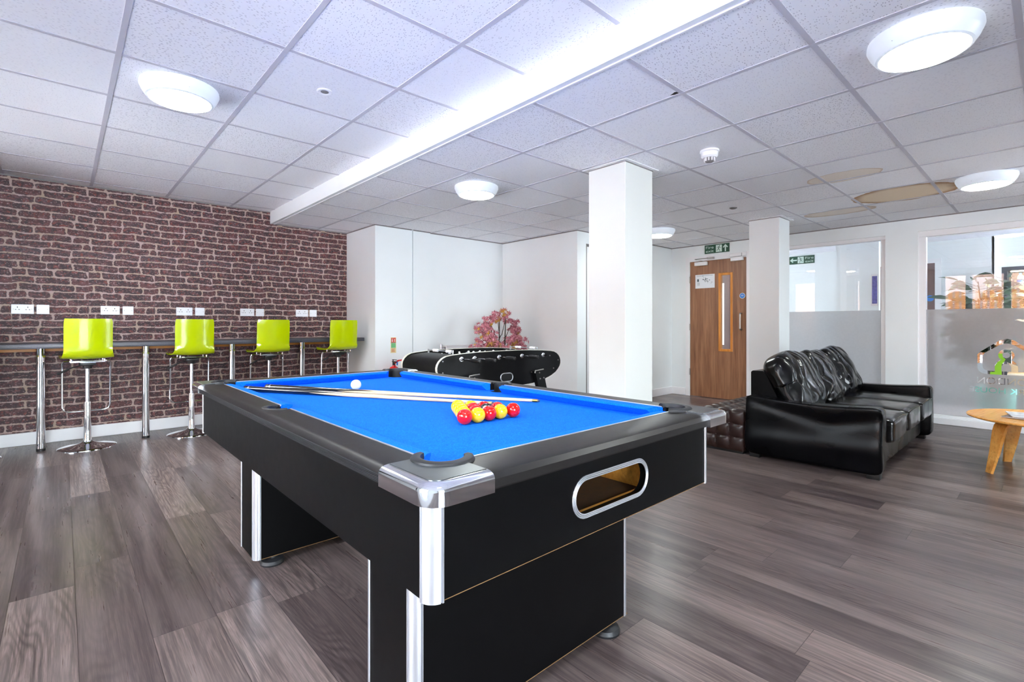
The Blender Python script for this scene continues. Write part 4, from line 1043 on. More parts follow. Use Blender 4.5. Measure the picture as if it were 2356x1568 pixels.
# cues lie on the cloth
def cue(tipp, buttp, label, L=None):
    tip, butt = Vector(tipp), Vector(buttp); L = (tip - butt).length; d = (tip - butt).normalized()
    t = thing('pool_cue', label, 'pool cue', tuple(butt), 0, 'cues lying on the table')
    t.rotation_euler = d.to_track_quat('X', 'Z').to_euler()
    rb, rt = .0135, .0058
    R_ = lambda x_: rb + (rt - rb) * (x_ / L) ** .85
    nb = .30 * L
    obj('shaft', MB().tube([(nb * .6, 0, 0)] + [(nb * .6 + (L - .03 - nb * .6) * k / 12, 0, 0) for k in range(1, 13)], [R_(nb * .6)] + [R_(nb * .6 + (L - .03 - nb * .6) * k / 12) for k in range(1, 13)], 20), M['ash'], t)
    # butt with long spliced points
    mb = MB(); n = 24; xs_ = [0, .004, .012] + [.03 + (nb - .03) * k / 8 for k in range(9)]
    rings = [[mb.bm.verts.new((x_, (R_(x_) + .0004 - (.003 if x_ == 0 else 0)) * math.cos(2 * PI * k / n), (R_(x_) + .0004 - (.003 if x_ == 0 else 0)) * math.sin(2 * PI * k / n))) for k in range(n)] for x_ in xs_]
    for i in range(len(rings) - 1):
        for k in range(n): mb.bm.faces.new([rings[i][k], rings[i][(k + 1) % n], rings[i + 1][(k + 1) % n], rings[i + 1][k]])
    mb.bm.faces.new(rings[0][::-1])
    pl_ = .20
    for q in range(4):
        ks = [(q * 6 + j) % n for j in range(7)]; amid = 2 * PI * (q * 6 + 3) / n
        prev = [rings[-1][k] for k in ks]
        for lv_ in range(1, 5):
            f = lv_ / 4; x_ = nb + pl_ * f; r_ = R_(x_) + .0005
            cur = [mb.bm.verts.new((x_, r_ * math.cos(amid + (j - 3) * 2 * PI / n * (1 - f)), r_ * math.sin(amid + (j - 3) * 2 * PI / n * (1 - f)))) for j in range(7)] if lv_ < 4 else [mb.bm.verts.new((x_, r_ * math.cos(amid), r_ * math.sin(amid)))] * 7
            for j in range(6):
                vs = [prev[j], prev[j + 1], cur[j + 1], cur[j]]
                vs = [v for i_, v in enumerate(vs) if v not in vs[:i_]]
                try: mb.bm.faces.new(vs)
                except ValueError: pass
            prev = cur
    obj('butt', mb, M['ballk'], t, smooth=50)
    obj('butt_ring', MB().tube([(.028, 0, 0), (.036, 0, 0)], R_(.03) + .001, 20), M['chrome'], t)
    obj('ferrule', MB().tube([(L - .03, 0, 0), (L - .008, 0, 0)], R_(L) + .0006, 16), M['brass'], t)
    obj('tip', MB().tube([(L - .008, 0, 0), (L, 0, 0)], [R_(L) + .0004, R_(L) - .001], 16), M['tipb'], t)
    return t
cue((1.464, 1.438, ZB + .007), (.745, 2.628, ZB + .0145), 'longer pool cue, tip reaching past the racked balls, butt nearer the cue ball')
cue((1.282, 1.515, ZB + .007), (.650, 2.630, ZB + .0145), 'pool cue nearer the viewer, its tip ending just behind the racked balls')

# ------------------------------------------------------------------ foosball table
FT = thing('foosball_table', 'black foosball table with pale edging behind the pool table', 'foosball table', (2.40, 3.23, 0), -.043)
FC, FW = .442, .60    # centre along u, width in v
half = [(0, .866), (.15, .866), (.30, .863), (.45, .856), (.55, .848), (.60, .840), (.635, .824), (.662, .800), (.678, .775), (.685, .750), (.684, .725), (.674, .700), (.652, .672), (.618, .642), (.56, .612), (.47, .583), (.38, .564), (.28, .553), (.14, .548), (0, .548)]
full = [(FC + a_, b_) for a_, b_ in half] + [(FC - a_, b_) for a_, b_ in half[-2:0:-1]]
def inset(pts, d):
    cx = FC; cz = .70; return [(cx + (u - cx) * (1 - d / .68), cz + (v - cz) * (1 - d / .155)) for u, v in pts]
for k, (v0_, v1_) in enumerate(((0, .024), (FW - .024, FW))):
    sp = obj('side_panel', MB().prism(inset(full, .004), v1_ - v0_ + .002, lambda u, v, w_: (u, v0_ - .001 + w_, v)), M['foos'], FT, smooth=0)
    eb = MB(); o_, i_ = full, inset(full, .008); n = len(full)
    V = [[eb.bm.verts.new((u, yy, v)) for u, v in P2] for yy in (v0_, v1_) for P2 in (o_, i_)]
    for i in range(n):
        j = (i + 1) % n
        eb.bm.faces.new([V[0][i], V[0][j], V[1][j], V[1][i]]); eb.bm.faces.new([V[2][i], V[3][i], V[3][j], V[2][j]]); eb.bm.faces.new([V[0][i], V[2][i], V[2][j], V[0][j]])
    obj('edge_banding', eb, M['foos_edge'], sp, smooth=40)
    for (u, v) in ((-.19, .80), (-.19, .71), (.98, .80), (1.09, .755), (1.03, .68), (-.12, .66), (.75, .66)):
        obj('bolt_cap', MB().sphere((u, v0_ - .003 if k == 0 else v1_ + .003, v), .006, 8, 6), M['steel'], sp)
for s_ in (-1, 1):
    pts = [(FC + s_ * a_, b_ - .012) for a_, b_ in half[3:15]]
    mb = MB(); O = [mb.bm.verts.new((u - s_ * .004, .022, v)) for u, v in pts]; O2 = [mb.bm.verts.new((u - s_ * .004, FW - .022, v)) for u, v in pts]
    I = [mb.bm.verts.new((u - s_ * .02, .022, v - .006)) for u, v in pts]; I2 = [mb.bm.verts.new((u - s_ * .02, FW - .022, v - .006)) for u, v in pts]
    for i in range(len(pts) - 1):
        mb.bm.faces.new([O[i], O[i + 1], O2[i + 1], O2[i]]); mb.bm.faces.new([I[i], I2[i], I2[i + 1], I[i + 1]]); mb.bm.faces.new([O[i], I[i], I[i + 1], O[i + 1]]); mb.bm.faces.new([O2[i], O2[i + 1], I2[i + 1], I2[i]])
    mb.bm.faces.new([O[0], O2[0], I2[0], I[0]]); mb.bm.faces.new([O[-1], I[-1], I2[-1], O2[-1]])
    obj('end_panel', mb, M['foos'], FT, smooth=40)
    # abacus scorer
    u = FC + s_ * .47; sc = obj('score_counter', MB().tube([(u, .12, .868), (u, FW - .12, .868)], .004, 8).box((u - .005, .10, .835), (u + .005, .112, .878)).box((u - .005, FW - .112, .835), (u + .005, FW - .10, .878)), M['alu'], FT)
    for k in range(10):
        yv = .125 + k * .016 + (.13 if k > 4 else 0)
        obj('score_bead', MB().lathe([(.001, 0), (.011, .001), (.013, .007), (.011, .013), (.001, .014)], n=16).xf(Matrix.Translation((u, yv, .868)) @ Matrix.Rotation(-PI / 2, 4, 'X')), M['white'], sc)
obj('playfield', MB().box((-.12, .02, .70), (1.0, FW - .02, .715)), M['pitch'], FT)
obj('cabinet_bottom', MB().box((-.05, .02, .56), (.93, FW - .02, .60)), M['foos'], FT)
men = [1, 2, 3, 5, 5, 3, 2, 1]
for k in range(8):
    u = -.012 + .13 * k; near = k in (0, 1, 3, 5)
    yo = {0: -.14, 1: -.165, 3: -.10, 5: -.10}.get(k, 0)
    ya, yb_ = (-.09 + (yo + .1), FW + .16) if near else (-.035, FW + .20)
    rd = obj('rod', MB().cyl((u, ya, .810), (u, yb_, .810), .008, n=14), M['chrome'], FT)
    for s_, yy in ((-1, -.001), (1, FW + .001)):
        if (s_ < 0) != near and k not in (0, 7): continue
        obj('bearing', MB().lathe([(.009, .014), (.012, .013), (.013, .005), (.020, .004), (.022, 0)], n=20).xf(Matrix.Translation((u, yy, .810)) @ Matrix.Rotation(PI / 2 if s_ < 0 else -PI / 2, 4, 'X')), M['chrome_soft'], rd)
    hy = ya if near else yb_ - .0
    sg = -1 if near else 1
    obj('handle', MB().lathe([(.001, 0), (.009, .001), (.013, .012), (.0155, .04), (.0155, .08), (.013, .105), (.0155, .118), (.011, .124), (.001, .125)], n=20).xf(Matrix.Translation((u, hy, .810)) @ Matrix.Rotation(PI / 2 if sg < 0 else -PI / 2, 4, 'X')), M['blackp'], rd)
    m_ = men[k]
    for j in range(m_):
        yv = .06 + (FW - .12) * (j + 1) / (m_ + 1)
        pl = MB().box((u - .010, yv - .012, .772), (u + .010, yv + .012, .826), .004).sphere((u, yv, .836), .012, 12, 8).box((u - .006, yv - .008, .728), (u + .006, yv + .008, .774), .003)
        obj('player', pl, M['white'] if k % 2 else M['chrome_soft'], rd)
for (u, tl_) in ((.80, 1), (.08, -1)):
    for v_, s_ in ((.0, -1), (FW, 1)):
        yv = v_ + s_ * .03
        pts = [(u - .055, .672), (u + .05 * 1, .678), (u + .06 + .05 * tl_, .50), (u + .10 * tl_ + .06, .0), (u + .10 * tl_ - .0, .0), (u + .05 * tl_ - .03, .50)]
        pts = [(u - .05, .672), (u + .05, .678), (u + .10 * tl_ + .05, .30), (u + .16 * tl_ + .04, .0), (u + .16 * tl_ - .04, .0), (u + .10 * tl_ - .04, .30)]
        lg = obj('leg', MB().prism(pts, .045, lambda a_, b_, w_: (a_, yv - .0225 + w_ - .0 , b_)), M['foos'], FT, smooth=0)
        obj('leg_bracket', MB().tube([(u - .055, yv + s_ * .024, .655), (u - .05, yv + s_ * .024, .676), (u + .0, yv + s_ * .024, .680), (u + .05, yv + s_ * .024, .683)], .006, 8), M['steel'], lg)
        for q in ((u - .0, .655), (u + .01, .60), (u + .055, .605)): obj('leg_bolt', MB().sphere((q[0], yv + s_ * .024, q[1]), .007, 8, 6), M['steel'], lg)
obj('ball_return', MB().tube([(p[0], -.006, p[1]) for p in stadium(.457, .632, .068, .036, 8)], .005, 8, closed=True), M['alu'], FT, smooth=60)
obj('ball_return_hole', MB().prism(stadium(.457, .632, .064, .032, 8), .003, lambda u, v, w_: (u, -.006 + w_, v)), M['dark'], FT, smooth=0)  # black plate painted as the dark inside the opening

# ------------------------------------------------------------------ maple plant by the wall corner
random.seed(7)
PL = thing('artificial_maple', 'pink-leaved artificial maple in the white wall corner', 'plant', (4.16, 4.80, 0))
obj('pot', MB().lathe([(.001, 0), (.12, 0), (.15, .02), (.17, .26), (.18, .28), (.165, .28), (.155, .25), (.001, .25)], n=32), M['white'], PL)
stm = MB()
for (x_, y_, lean, h) in ((-.10, .0, -.05, 1.12), (-.01, .01, .02, 1.22), (.06, -.02, .03, 1.20), (-.03, .05, .10, .95)):
    stm.tube([(x_ * .4, y_ * .4, .24), (x_ * .9, y_, .6), (x_ + lean * .3, y_, .85), (x_ + lean, y_ + .01, h)], [.012, .010, .008, .005], 8)
obj('stem', stm, M['bark'], PL)
fol = MB(); tw = MB()
def star_leaf(mb, c, nrm, size, rot):
    q = Vector(nrm).normalized().to_track_quat('Z', 'Y').to_matrix() @ Matrix.Rotation(rot, 3, 'Z')
    vs = [mb.bm.verts.new(Vector(c) + q @ Vector((0, 0, .12 * size)))]
    lobes = [(-2.3, .6), (-1.55, .85), (-.8, 1.0), (0, 1.1), (.8, 1.0), (1.55, .85), (2.3, .6)]
    rim = []
    for i, (a, r) in enumerate(lobes):
        rim.append((a - .30, .34)); rim.append((a, r))
    rim.append((2.6, .34)); rim.append((PI, .12))
    pts = [mb.bm.verts.new(Vector(c) + q @ Vector((r * size * math.sin(a), r * size * math.cos(a), -.25 * size * r * r))) for a, r in rim]
    for i in range(len(pts)): mb.bm.faces.new([vs[0], pts[i], pts[(i + 1) % len(pts)]])
clusters = [(-.17, .02, 1.14, .11, 18), (-.06, -.02, 1.18, .09, 12), (-.27, .0, 1.04, .11, 18), (-.22, -.03, .95, .12, 20), (-.12, .0, .90, .08, 9), (.12, 0, 1.20, .09, 10), (.22, .0, 1.10, .10, 16), (.27, -.02, 1.0, .08, 12), (.31, .0, .92, .08, 10),
            (-.36, .0, .80, .12, 18), (-.24, -.05, .82, .13, 26), (-.10, -.08, .78, .13, 24), (.10, -.06, .84, .13, 26), (.22, -.05, .86, .13, 26), (.34, -.02, .80, .13, 24), (-.42, .04, .72, .10, 12), (.42, .02, .72, .10, 12), (0, -.1, .70, .16, 22)]
for (cx, cy_, cz, r, n) in clusters:
    tw.tube([(cx * .25, cy_ * .3, cz - .25), (cx * .7, cy_ * .8, cz - .08), (cx, cy_, cz)], [.005, .004, .002], 6)
    for k in range(int(n * 1.7)):
        a = random.uniform(0, 2 * PI); ph = math.acos(random.uniform(-1, 1)); rr = r * random.uniform(.35, 1.05)
        d = Vector((math.sin(ph) * math.cos(a), math.sin(ph) * math.sin(a), math.cos(ph)))
        nn = Vector((d.x * .6 + random.uniform(-.3, .3) - .35, d.y - .9, d.z * .6 + random.uniform(-.2, .6)))
        star_leaf(fol, Vector((cx, cy_, cz)) + d * rr, nn, random.uniform(.042, .060), random.uniform(0, 6.28))
obj('foliage', fol, M['leafp'], PL, smooth=0); obj('twigs', tw, M['bark'], PL)

# radiator
RD = thing('radiator', 'white panel radiator low on the wall behind the foosball table', 'radiator', (4.15, 5.44, 0))
obj('panel', MB().box((3.74, 5.395, .20), (4.62, 5.41, .80), .004, 1).box((3.74, 5.475, .20), (4.62, 5.49, .80), .004, 1), M['white'], RD, True)
gr = MB().box((3.735, 5.39, .795), (3.745, 5.495, .815)).box((4.615, 5.39, .795), (4.625, 5.495, .815)).box((3.74, 5.39, .80), (4.62, 5.40, .812)).box((3.74, 5.485, .80), (4.62, 5.495, .812))
for k in range(34): gr.box((3.755 + k * .0257, 5.395, .802), (3.765 + k * .0257, 5.49, .810))
obj('top_grille', gr, M['white'], RD, True)
obj('convector_fins', MB().box((3.76, 5.41, .22), (4.60, 5.475, .78)), M['shadowgap'], RD, True)
obj('valve', MB().cyl((3.69, 5.44, .75), (3.69, 5.44, .83), .018).tube([(3.69, 5.44, .77), (3.74, 5.44, .77)], .008, 10), M['alu'], RD, True)

# fire extinguisher and its sign
FE = thing('fire_extinguisher', 'red fire extinguisher on the floor beneath its wall sign', 'fire extinguisher', (2.955, 5.36, 0))
obj('cylinder', MB().lathe([(.001, 0), (.072, 0), (.078, .012), (.078, .50), (.070, .545), (.045, .575), (.022, .588), (.020, .60), (.001, .60)], n=32), M['red'], FE)
obj('label_panel', MB().ringsolid([(.0785, .20), (.0785, .42), (.0795, .42), (.0795, .20)], (0, 0, 0), 12, -2.3, -.9), M['cream'], FE)
vv = obj('valve', MB().cyl((0, 0, .60), (0, 0, .635), .018).box((-.012, -.05, .635), (.012, .03, .650), .003, 1), M['blackp'], FE)
obj('lever', MB().box((-.010, -.06, .662), (.010, .03, .670), .002, 1).cyl((0, .02, .645), (0, .02, .665), .006), M['blackp'], vv)
obj('hose', MB().tube([(.0, -.02, .625), (.04, -.03, .655), (.085, -.03, .66), (.105, -.03, .60), (.098, -.02, .45), (.092, -.01, .30)], .010, 10), M['red'], FE)
obj('tamper_tag', MB().box((.018, -.035, .60), (.035, -.030, .65)), M['bluest'], FE)
fnY = rot_to_wall('-Y')
FS = thing('extinguisher_sign', 'small red and green extinguisher sign on the white pier', 'sign', (2.970, 5.469, .742))
obj('board', plate(fnY, (0, 0, 0), 0, 0, .074, .190, 0, .002), M['cream'], FS)
rb_ = plate(fnY, (0, 0, 0), .006, .128, .036, .184, .002, .0028); plate(fnY, (0, 0, 0), .038, .128, .068, .184, .002, .0028, rb_)
obj('red_panel', rb_, M['signred'], FS, smooth=0)
pc = plate(fnY, (0, 0, 0), .016, .134, .026, .164, .0028, .0034); plate(fnY, (0, 0, 0), .018, .166, .024, .178, .0028, .0034, pc); plate(fnY, (0, 0, 0), .050, .134, .057, .172, .0028, .0034, pc)
obj('pictogram', pc, M['paper'], FS, smooth=0)
obj('divider', plate(fnY, (0, 0, 0), .002, .121, .072, .127, .002, .0028), M['ink'], FS)
obj('green_panel', plate(fnY, (0, 0, 0), .006, .062, .068, .118, .002, .0028), M['signgreen'], FS)
tx_ = MB()
for k in range(5): plate(fnY, (0, 0, 0), .010, .012 + k * .009, .062 - (k % 2) * .012, .016 + k * .009, .002, .0028, tx_)
obj('text_lines', tx_, M['signred'], FS, smooth=0)

# ------------------------------------------------------------------ sofa
SF = thing('leather_sofa', 'black glossy leather three-seat sofa before the glazed partition', 'sofa', (5.2, 1.25, 0))
SX0, SX1, SYF, SYB = 4.20, 6.20, .80, 1.735
from mathutils import noise as mn
def ns(p, s_, k=0): return mn.noise(Vector((p[0] * s_ + k, p[1] * s_ - k, p[2] * s_ + 2 * k)))
def arm_fn(outer):
    def f(p, co):
        # top sags in the middle, outer face bellies out below a crease
        t_ = (co.y - SYF) / (SYB - SYF)
        sag = .030 * math.sin(PI * min(max(t_, 0), 1)) ** .8
        if p.z > .0: co.z -= sag * max(0, p.z) ** 3
        if p.x * outer > .7:
            zc = co.z / .5; cr = .37 + .11 * abs(2 * t_ - .72)
            co.x += outer * (-.014 * math.exp(-((zc - (cr * 1.9)) / .10) ** 2) + .020 * math.exp(-((zc - .40 + .1 * t_) / .16) ** 2))
        co.x += outer * .003 * ns(co, 4); return co
    return f
obj('arm', MB().soft((SX0, SYF, .03), (SX0 + .135, SYB, .515), 14, 26, arm_fn(-1)), M['leather'], SF, True, smooth=180)
obj('arm', MB().soft((SX1 - .135, SYF - .02, .03), (SX1, SYB, .515), 14, 26, arm_fn(1)), M['leather'], SF, True, smooth=180)
obj('base', MB().soft((SX0 + .13, SYF + .05, .05), (SX1 - .13, SYB - .02, .265), 16, 20, lambda p, co: co + Vector((0, -.006 * abs(math.sin(co.x * PI / .29)) ** .4 if p.y < -.8 else 0, 0))), M['leather'], SF, True, smooth=180)
bf = MB().prism([(1.735, .05), (1.735, .690), (1.722, .702), (1.640, .702), (1.622, .690), (1.48, .40), (1.48, .05)], (SX1 - SX0) - .26, lambda u, v, w_: (SX0 + .13 + w_, u, v))
obj('back_frame', bf, M['leather'], SF, True, smooth=40)
cwid = (SX1 - SX0 - .27) / 3
for k in range(3):
    x0 = SX0 + .135 + k * cwid
    def seatf(p, co, x0=x0):
        co.z += .020 * (1 - (2 * (co.x - x0) / cwid - 1) ** 2) * max(0, p.z); co.z += .004 * ns(co, 7, k); co.y += .006 * ns(co, 9, 3 + k) if p.y < -.5 else 0
        return co
    sc = obj('seat_cushion', MB().soft((x0 + .002, SYF - .035, .235), (x0 + cwid - .002, 1.50, .412), 9, 20, seatf), M['leather_c'], SF, True, smooth=180)
    pp = MB().tube([(x0 + .03 + (cwid - .06) * q / 8, SYF - .030, .398 + .008 * math.sin(PI * q / 8)) for q in range(9)], .0045, 8)
    obj('piping', pp, M['leather'], sc, True, smooth=60)
def back_cushion(k):
    x0 = SX0 + .12 + k * (cwid + .0)
    W_, H_, T_ = cwid + .05, .52, .26
    def f(p, co):
        # folds that fan out from the lower corner, plump middle, pinched edges
        u, v = p.x, p.z
        r = max(0, (1 - u * u)) ** .5 * max(0, (1 - v * v)) ** .35
        co.y = co.y * (.45 + .62 * r)
        ang_ = math.atan2(v + 1.4, u + 1.6); fold = math.sin(ang_ * 17 + 2.1 * ns((u, v, k), 1.3) * 2 + k)
        sgn = max(-1, min(1, co.y / .03)); cr = (1 - abs(ns((u * 1.3, v * .5 + u * .5, k * 2.0), 2.4))) ** 9
        co.y -= sgn * .014 * cr
        co.y += sgn * (.008 * fold * (1 - .35 * r)) + .012 * ns((u, v, k + 3.0), 1.4)
        co.z += .022 * ns((u, v, k), 1.4) - .03 * abs(u) ** 3 * (v > 0)
        return co
    mb = MB().soft((-W_ / 2, -T_ / 2, -H_ / 2), (W_ / 2, T_ / 2, H_ / 2), 5.0, 56, f)
    mt = Matrix.Translation((x0 + W_ / 2 - .02, 1.478, .605 + (.012 if k == 2 else 0))) @ Matrix.Rotation(math.radians(-26), 4, 'X') @ Matrix.Rotation(math.radians((-4, 3, -3)[k]), 4, 'Z')
    obj('back_cushion', mb.xf(mt), M['leather_c'], SF, True, smooth=180)
for k in range(3): back_cushion(k)
for fx, fy in ((SX0 + .06, SYF + .06), (SX1 - .08, SYF + .07), (SX0 + .06, SYB - .07), (SX1 - .08, SYB - .07)):
    obj('foot', MB().box((fx - .04, fy - .04, 0), (fx + .04, fy + .04, .055), .004), M['blackp'], SF, True)

# ottoman: square-tufted cells on top and sides
OT = thing('tufted_ottoman', 'brown button-tufted leather ottoman between sofa back and pool table', 'ottoman', (4.85, 1.93, 0))
ox0, ox1, oy0, oy1, oh = 4.215, 5.42, 1.745, 2.125, .372
def tuft(lo, hi):
    tb = bmesh.new(); bmesh.ops.create_cube(tb, size=1)
    for v in tb.verts: v.co = Vector([(lo[i] + hi[i]) / 2 + v.co[i] * (hi[i] - lo[i]) for i in range(3)])
    return tb
def tuft_face(mb, o, du, dv, nrm, nu, nv, cell=8):
    o, du, dv, nrm = map(Vector, (o, du, dv, nrm)); NU, NV = nu * cell, nv * cell
    G = []
    for i in range(NU + 1):
        row = []
        for j in range(NV + 1):
            a, b_ = (i / cell) % 1, (j / cell) % 1
            hgt = (abs(math.sin(PI * a)) ** .45) * (abs(math.sin(PI * b_)) ** .45)
            if i in (0, NU) or j in (0, NV): hgt = 0
            row.append(mb.bm.verts.new(o + du * (i / NU) + dv * (j / NV) + nrm * (.020 * hgt - .004)))
        G.append(row)
    for i in range(NU):
        for j in range(NV): mb.bm.faces.new([G[i][j], G[i + 1][j], G[i + 1][j + 1], G[i][j + 1]])
tf = MB(); e_ = .012
LX_, LY_ = ox1 - ox0, oy1 - oy0
tuft_face(tf, (ox0 + e_, oy0 + e_, oh - e_), (LX_ - 2 * e_, 0, 0), (0, LY_ - 2 * e_, 0), (0, 0, 1), 10, 3)
tuft_face(tf, (ox0 + e_, oy0 + e_, .02), (0, LY_ - 2 * e_, 0), (0, 0, oh - .02 - e_), (-1, 0, 0), 3, 3)
tuft_face(tf, (ox1 - e_, oy0 + e_, .02), (0, LY_ - 2 * e_, 0), (0, 0, oh - .02 - e_), (1, 0, 0), 3, 3)
tuft_face(tf, (ox0 + e_, oy0 + e_, .02), (LX_ - 2 * e_, 0, 0), (0, 0, oh - .02 - e_), (0, -1, 0), 10, 3)
tuft_face(tf, (ox0 + e_, oy1 - e_, .02), (LX_ - 2 * e_, 0, 0), (0, 0, oh - .02 - e_), (0, 1, 0), 10, 3)
obj('upholstery', tf, M['brown'], OT, True, smooth=70)
obj('plinth', MB().box((ox0 + .02, oy0 + .02, 0), (ox1 - .02, oy1 - .02, .03)), M['blackp'], OT, True)
for i in range(1, 10):
    for j in range(1, 3): obj('button', MB().sphere((ox0 + e_ + (LX_ - 2 * e_) * i / 10, oy0 + e_ + (LY_ - 2 * e_) * j / 3, oh - e_ - .002), .008, 10, 6), M['brown'], OT, True)
for j in range(1, 3):
    for k in range(1, 3): obj('button', MB().sphere((ox0 + e_ - .002 + .004, oy0 + e_ + (LY_ - 2 * e_) * j / 3, .02 + (oh - .02 - e_) * k / 3), .008, 10, 6), M['brown'], OT, True)

# ------------------------------------------------------------------ coffee table
CT = thing('coffee_table', 'round honey plywood coffee table on bent legs at the right edge', 'coffee table', (5.27, .02, 0), math.radians(-7.4))
obj('table_top', MB().lathe([(.001, .390), (.425, .390), (.442, .396), (.446, .404), (.440, .4105), (.43, .408), (.001, .404)], n=72), M['tabletop'], CT)
fr = MB()
for a in (PI / 4, -PI / 4):
    fr.box((-.20, -.035, .366), (.20, .035, .389), mtx=Matrix.Rotation(a, 4, 'Z'))
obj('cross_frame', fr, M['tabletop'], CT)
for k in range(4):
    a = PI / 4 + k * PI / 2
    prof = [(.10, .381), (.20, .381), (.262, .378), (.290, .366), (.306, .342), (.318, .30), (.345, .15), (.378, .008), (.380, 0)]
    hw_ = [.050, .055, .056, .056, .055, .053, .040, .026, .026]
    mb = MB(); V = []
    for i, (r, z) in enumerate(prof):
        p = prof[max(i - 1, 0)]; q = prof[min(i + 1, len(prof) - 1)]; d = Vector((q[0] - p[0], q[1] - p[1])).normalized(); nn = Vector((-d.y, d.x)) * .0085
        V.append([mb.bm.verts.new((r + s1 * nn.x, s2 * hw_[i], z + s1 * nn.y)) for s1, s2 in ((1, -1), (1, 1), (-1, 1), (-1, -1))])
    for i in range(len(V) - 1):
        for j in range(4): mb.bm.faces.new([V[i][j], V[i][(j + 1) % 4], V[i + 1][(j + 1) % 4], V[i + 1][j]])
    mb.bm.faces.new(V[0][::-1]); mb.bm.faces.new(V[-1]); mb.xf(Matrix.Rotation(a, 4, 'Z'))
    obj('leg', mb, M['tabletop'], CT, smooth=40)
def magazine(loc, rz, label, curl, cm):
    t = thing('magazine', label, 'magazine', loc, rz, 'magazines on the coffee table')
    mb = MB(); n = 8; L_, W_ = .29, .21
    def sheet(z0, th, cu):
        A = []
        for i in range(n + 1):
            x_ = -W_ / 2 + W_ * i / n; z = z0 + cu * max(0, (1 - i / 3)) ** 2
            A.append([mb.bm.verts.new((x_, yy, zz)) for yy in (-L_ / 2, L_ / 2) for zz in (z, z + th)])
        for i in range(n):
            a, b_ = A[i], A[i + 1]
            for q in ((0, 1, 3, 2),): pass
            mb.bm.faces.new([a[0], b_[0], b_[2], a[2]]); mb.bm.faces.new([a[1], a[3], b_[3], b_[1]]); mb.bm.faces.new([a[0], a[1], b_[1], b_[0]]); mb.bm.faces.new([a[2], b_[2], b_[3], a[3]])
        mb.bm.faces.new([A[0][0], A[0][2], A[0][3], A[0][1]]); mb.bm.faces.new([A[-1][0], A[-1][1], A[-1][3], A[-1][2]])
    sheet(0, .004, 0); obj('pages', mb, M['paper'], t); mb = MB(); sheet(.0042, .0008, curl); obj('cover', mb, cm, t)
    return t
mcov = mat('pale glossy magazine cover', (196, 206, 226), .25, var=.5, nscale=22); mcov2 = mat('brown glossy magazine cover', (112, 84, 80), .25, var=.5, nscale=22)
magazine((5.24, .13, .411), 1.35, 'brown covered magazine, lower one on the coffee table', 0, mcov2)
magazine((5.27, .125, .4175), 1.75, 'pale magazine with curled corner on top of the brown one', .014, mcov)

# ------------------------------------------------------------------ the corridor behind the glass
struct('wall_corridor', MB().box((9.35, .55, 0), (9.45, YW, 2.6)).box((9.60, YB, 0), (9.70, .56, 2.6)).box((9.35, .55, 0), (9.70, .57, 2.6)), M['wall'])
struct('wall_corridor_end', MB().box((XT, YW, 0), (9.7, YW + .1, .5)).box((XT, YW, 2.1), (9.7, YW + .1, 2.6)).box((XT, YW, .5), (8.1, YW + .1, 2.1)).box((9.1, YW, .5), (9.7, YW + .1, 2.1))  # end walls with unseen openings added to let light into the corridor
       .box((XT, YB - .1, 0), (9.7, YB, .3)).box((XT, YB - .1, 2.15), (9.7, YB, 2.6)).box((XT, YB - .1, .3), (8.2, YB, 2.15)).box((9.5, YB - .1, .3), (9.7, YB, 2.15)), M['wall'])
d4 = estruct('door_4', (8.4, 3.75, 0))
obj('door_leaf', MB().box((8.40, 3.40, 0), (8.44, 3.815, 2.0)).box((8.40, 3.875, 0), (8.44, 4.25, 2.0)).box((8.40, 3.815, 0), (8.44, 3.875, .74)).box((8.40, 3.815, 1.80), (8.44, 3.875, 2.0)), M['doord'], d4, True)
struct('wall_lobby', MB().box((8.40, 3.2, 0), (8.46, 3.4, 2.4)).box((8.40, 4.25, 0), (8.46, 6.2, 2.4)).box((8.40, 3.2, 2.0), (8.46, 4.3, 2.4)), M['wall'])
struct('wall_partition', MB().box((8.70, 1.70, 0), (8.80, 2.235, 2.4)), M['wall'])
d3 = estruct('door_3', (9.35, 1.57, 0))
obj('door_frame', MB().box((9.325, 1.09, 0), (9.352, 1.16, 1.98)).box((9.325, 1.98, 0), (9.352, 2.05, 1.98)).box((9.325, 1.09, 1.98), (9.352, 2.05, 2.04)), M['white'], d3, True)
obj('door_leaf', MB().box((9.335, 1.16, .005), (9.349, 1.98, 1.98)), M['doord'], d3, True)
obj('door_sticker_disc', MB().prism([(.045 * math.cos(k * PI / 12), .045 * math.sin(k * PI / 12)) for k in range(24)], .002, lambda u, v, w_: (9.335 - w_, 1.215 + u, 1.47 + v)), M['bluest'], d3, True)
t = thing('wall_poster', 'blue violet poster in a silver snap frame seen through the left glazing', 'poster', (8.695, 1.79, 1.36))
obj('poster_frame', plate(fnX, (0, 0, 0), 0, 0, .08, .46, -.002, .006), M['alu'], t); obj('poster_print', plate(fnX, (0, 0, 0), .012, .03, .072, .43, .006, .008), M['purple'], t)
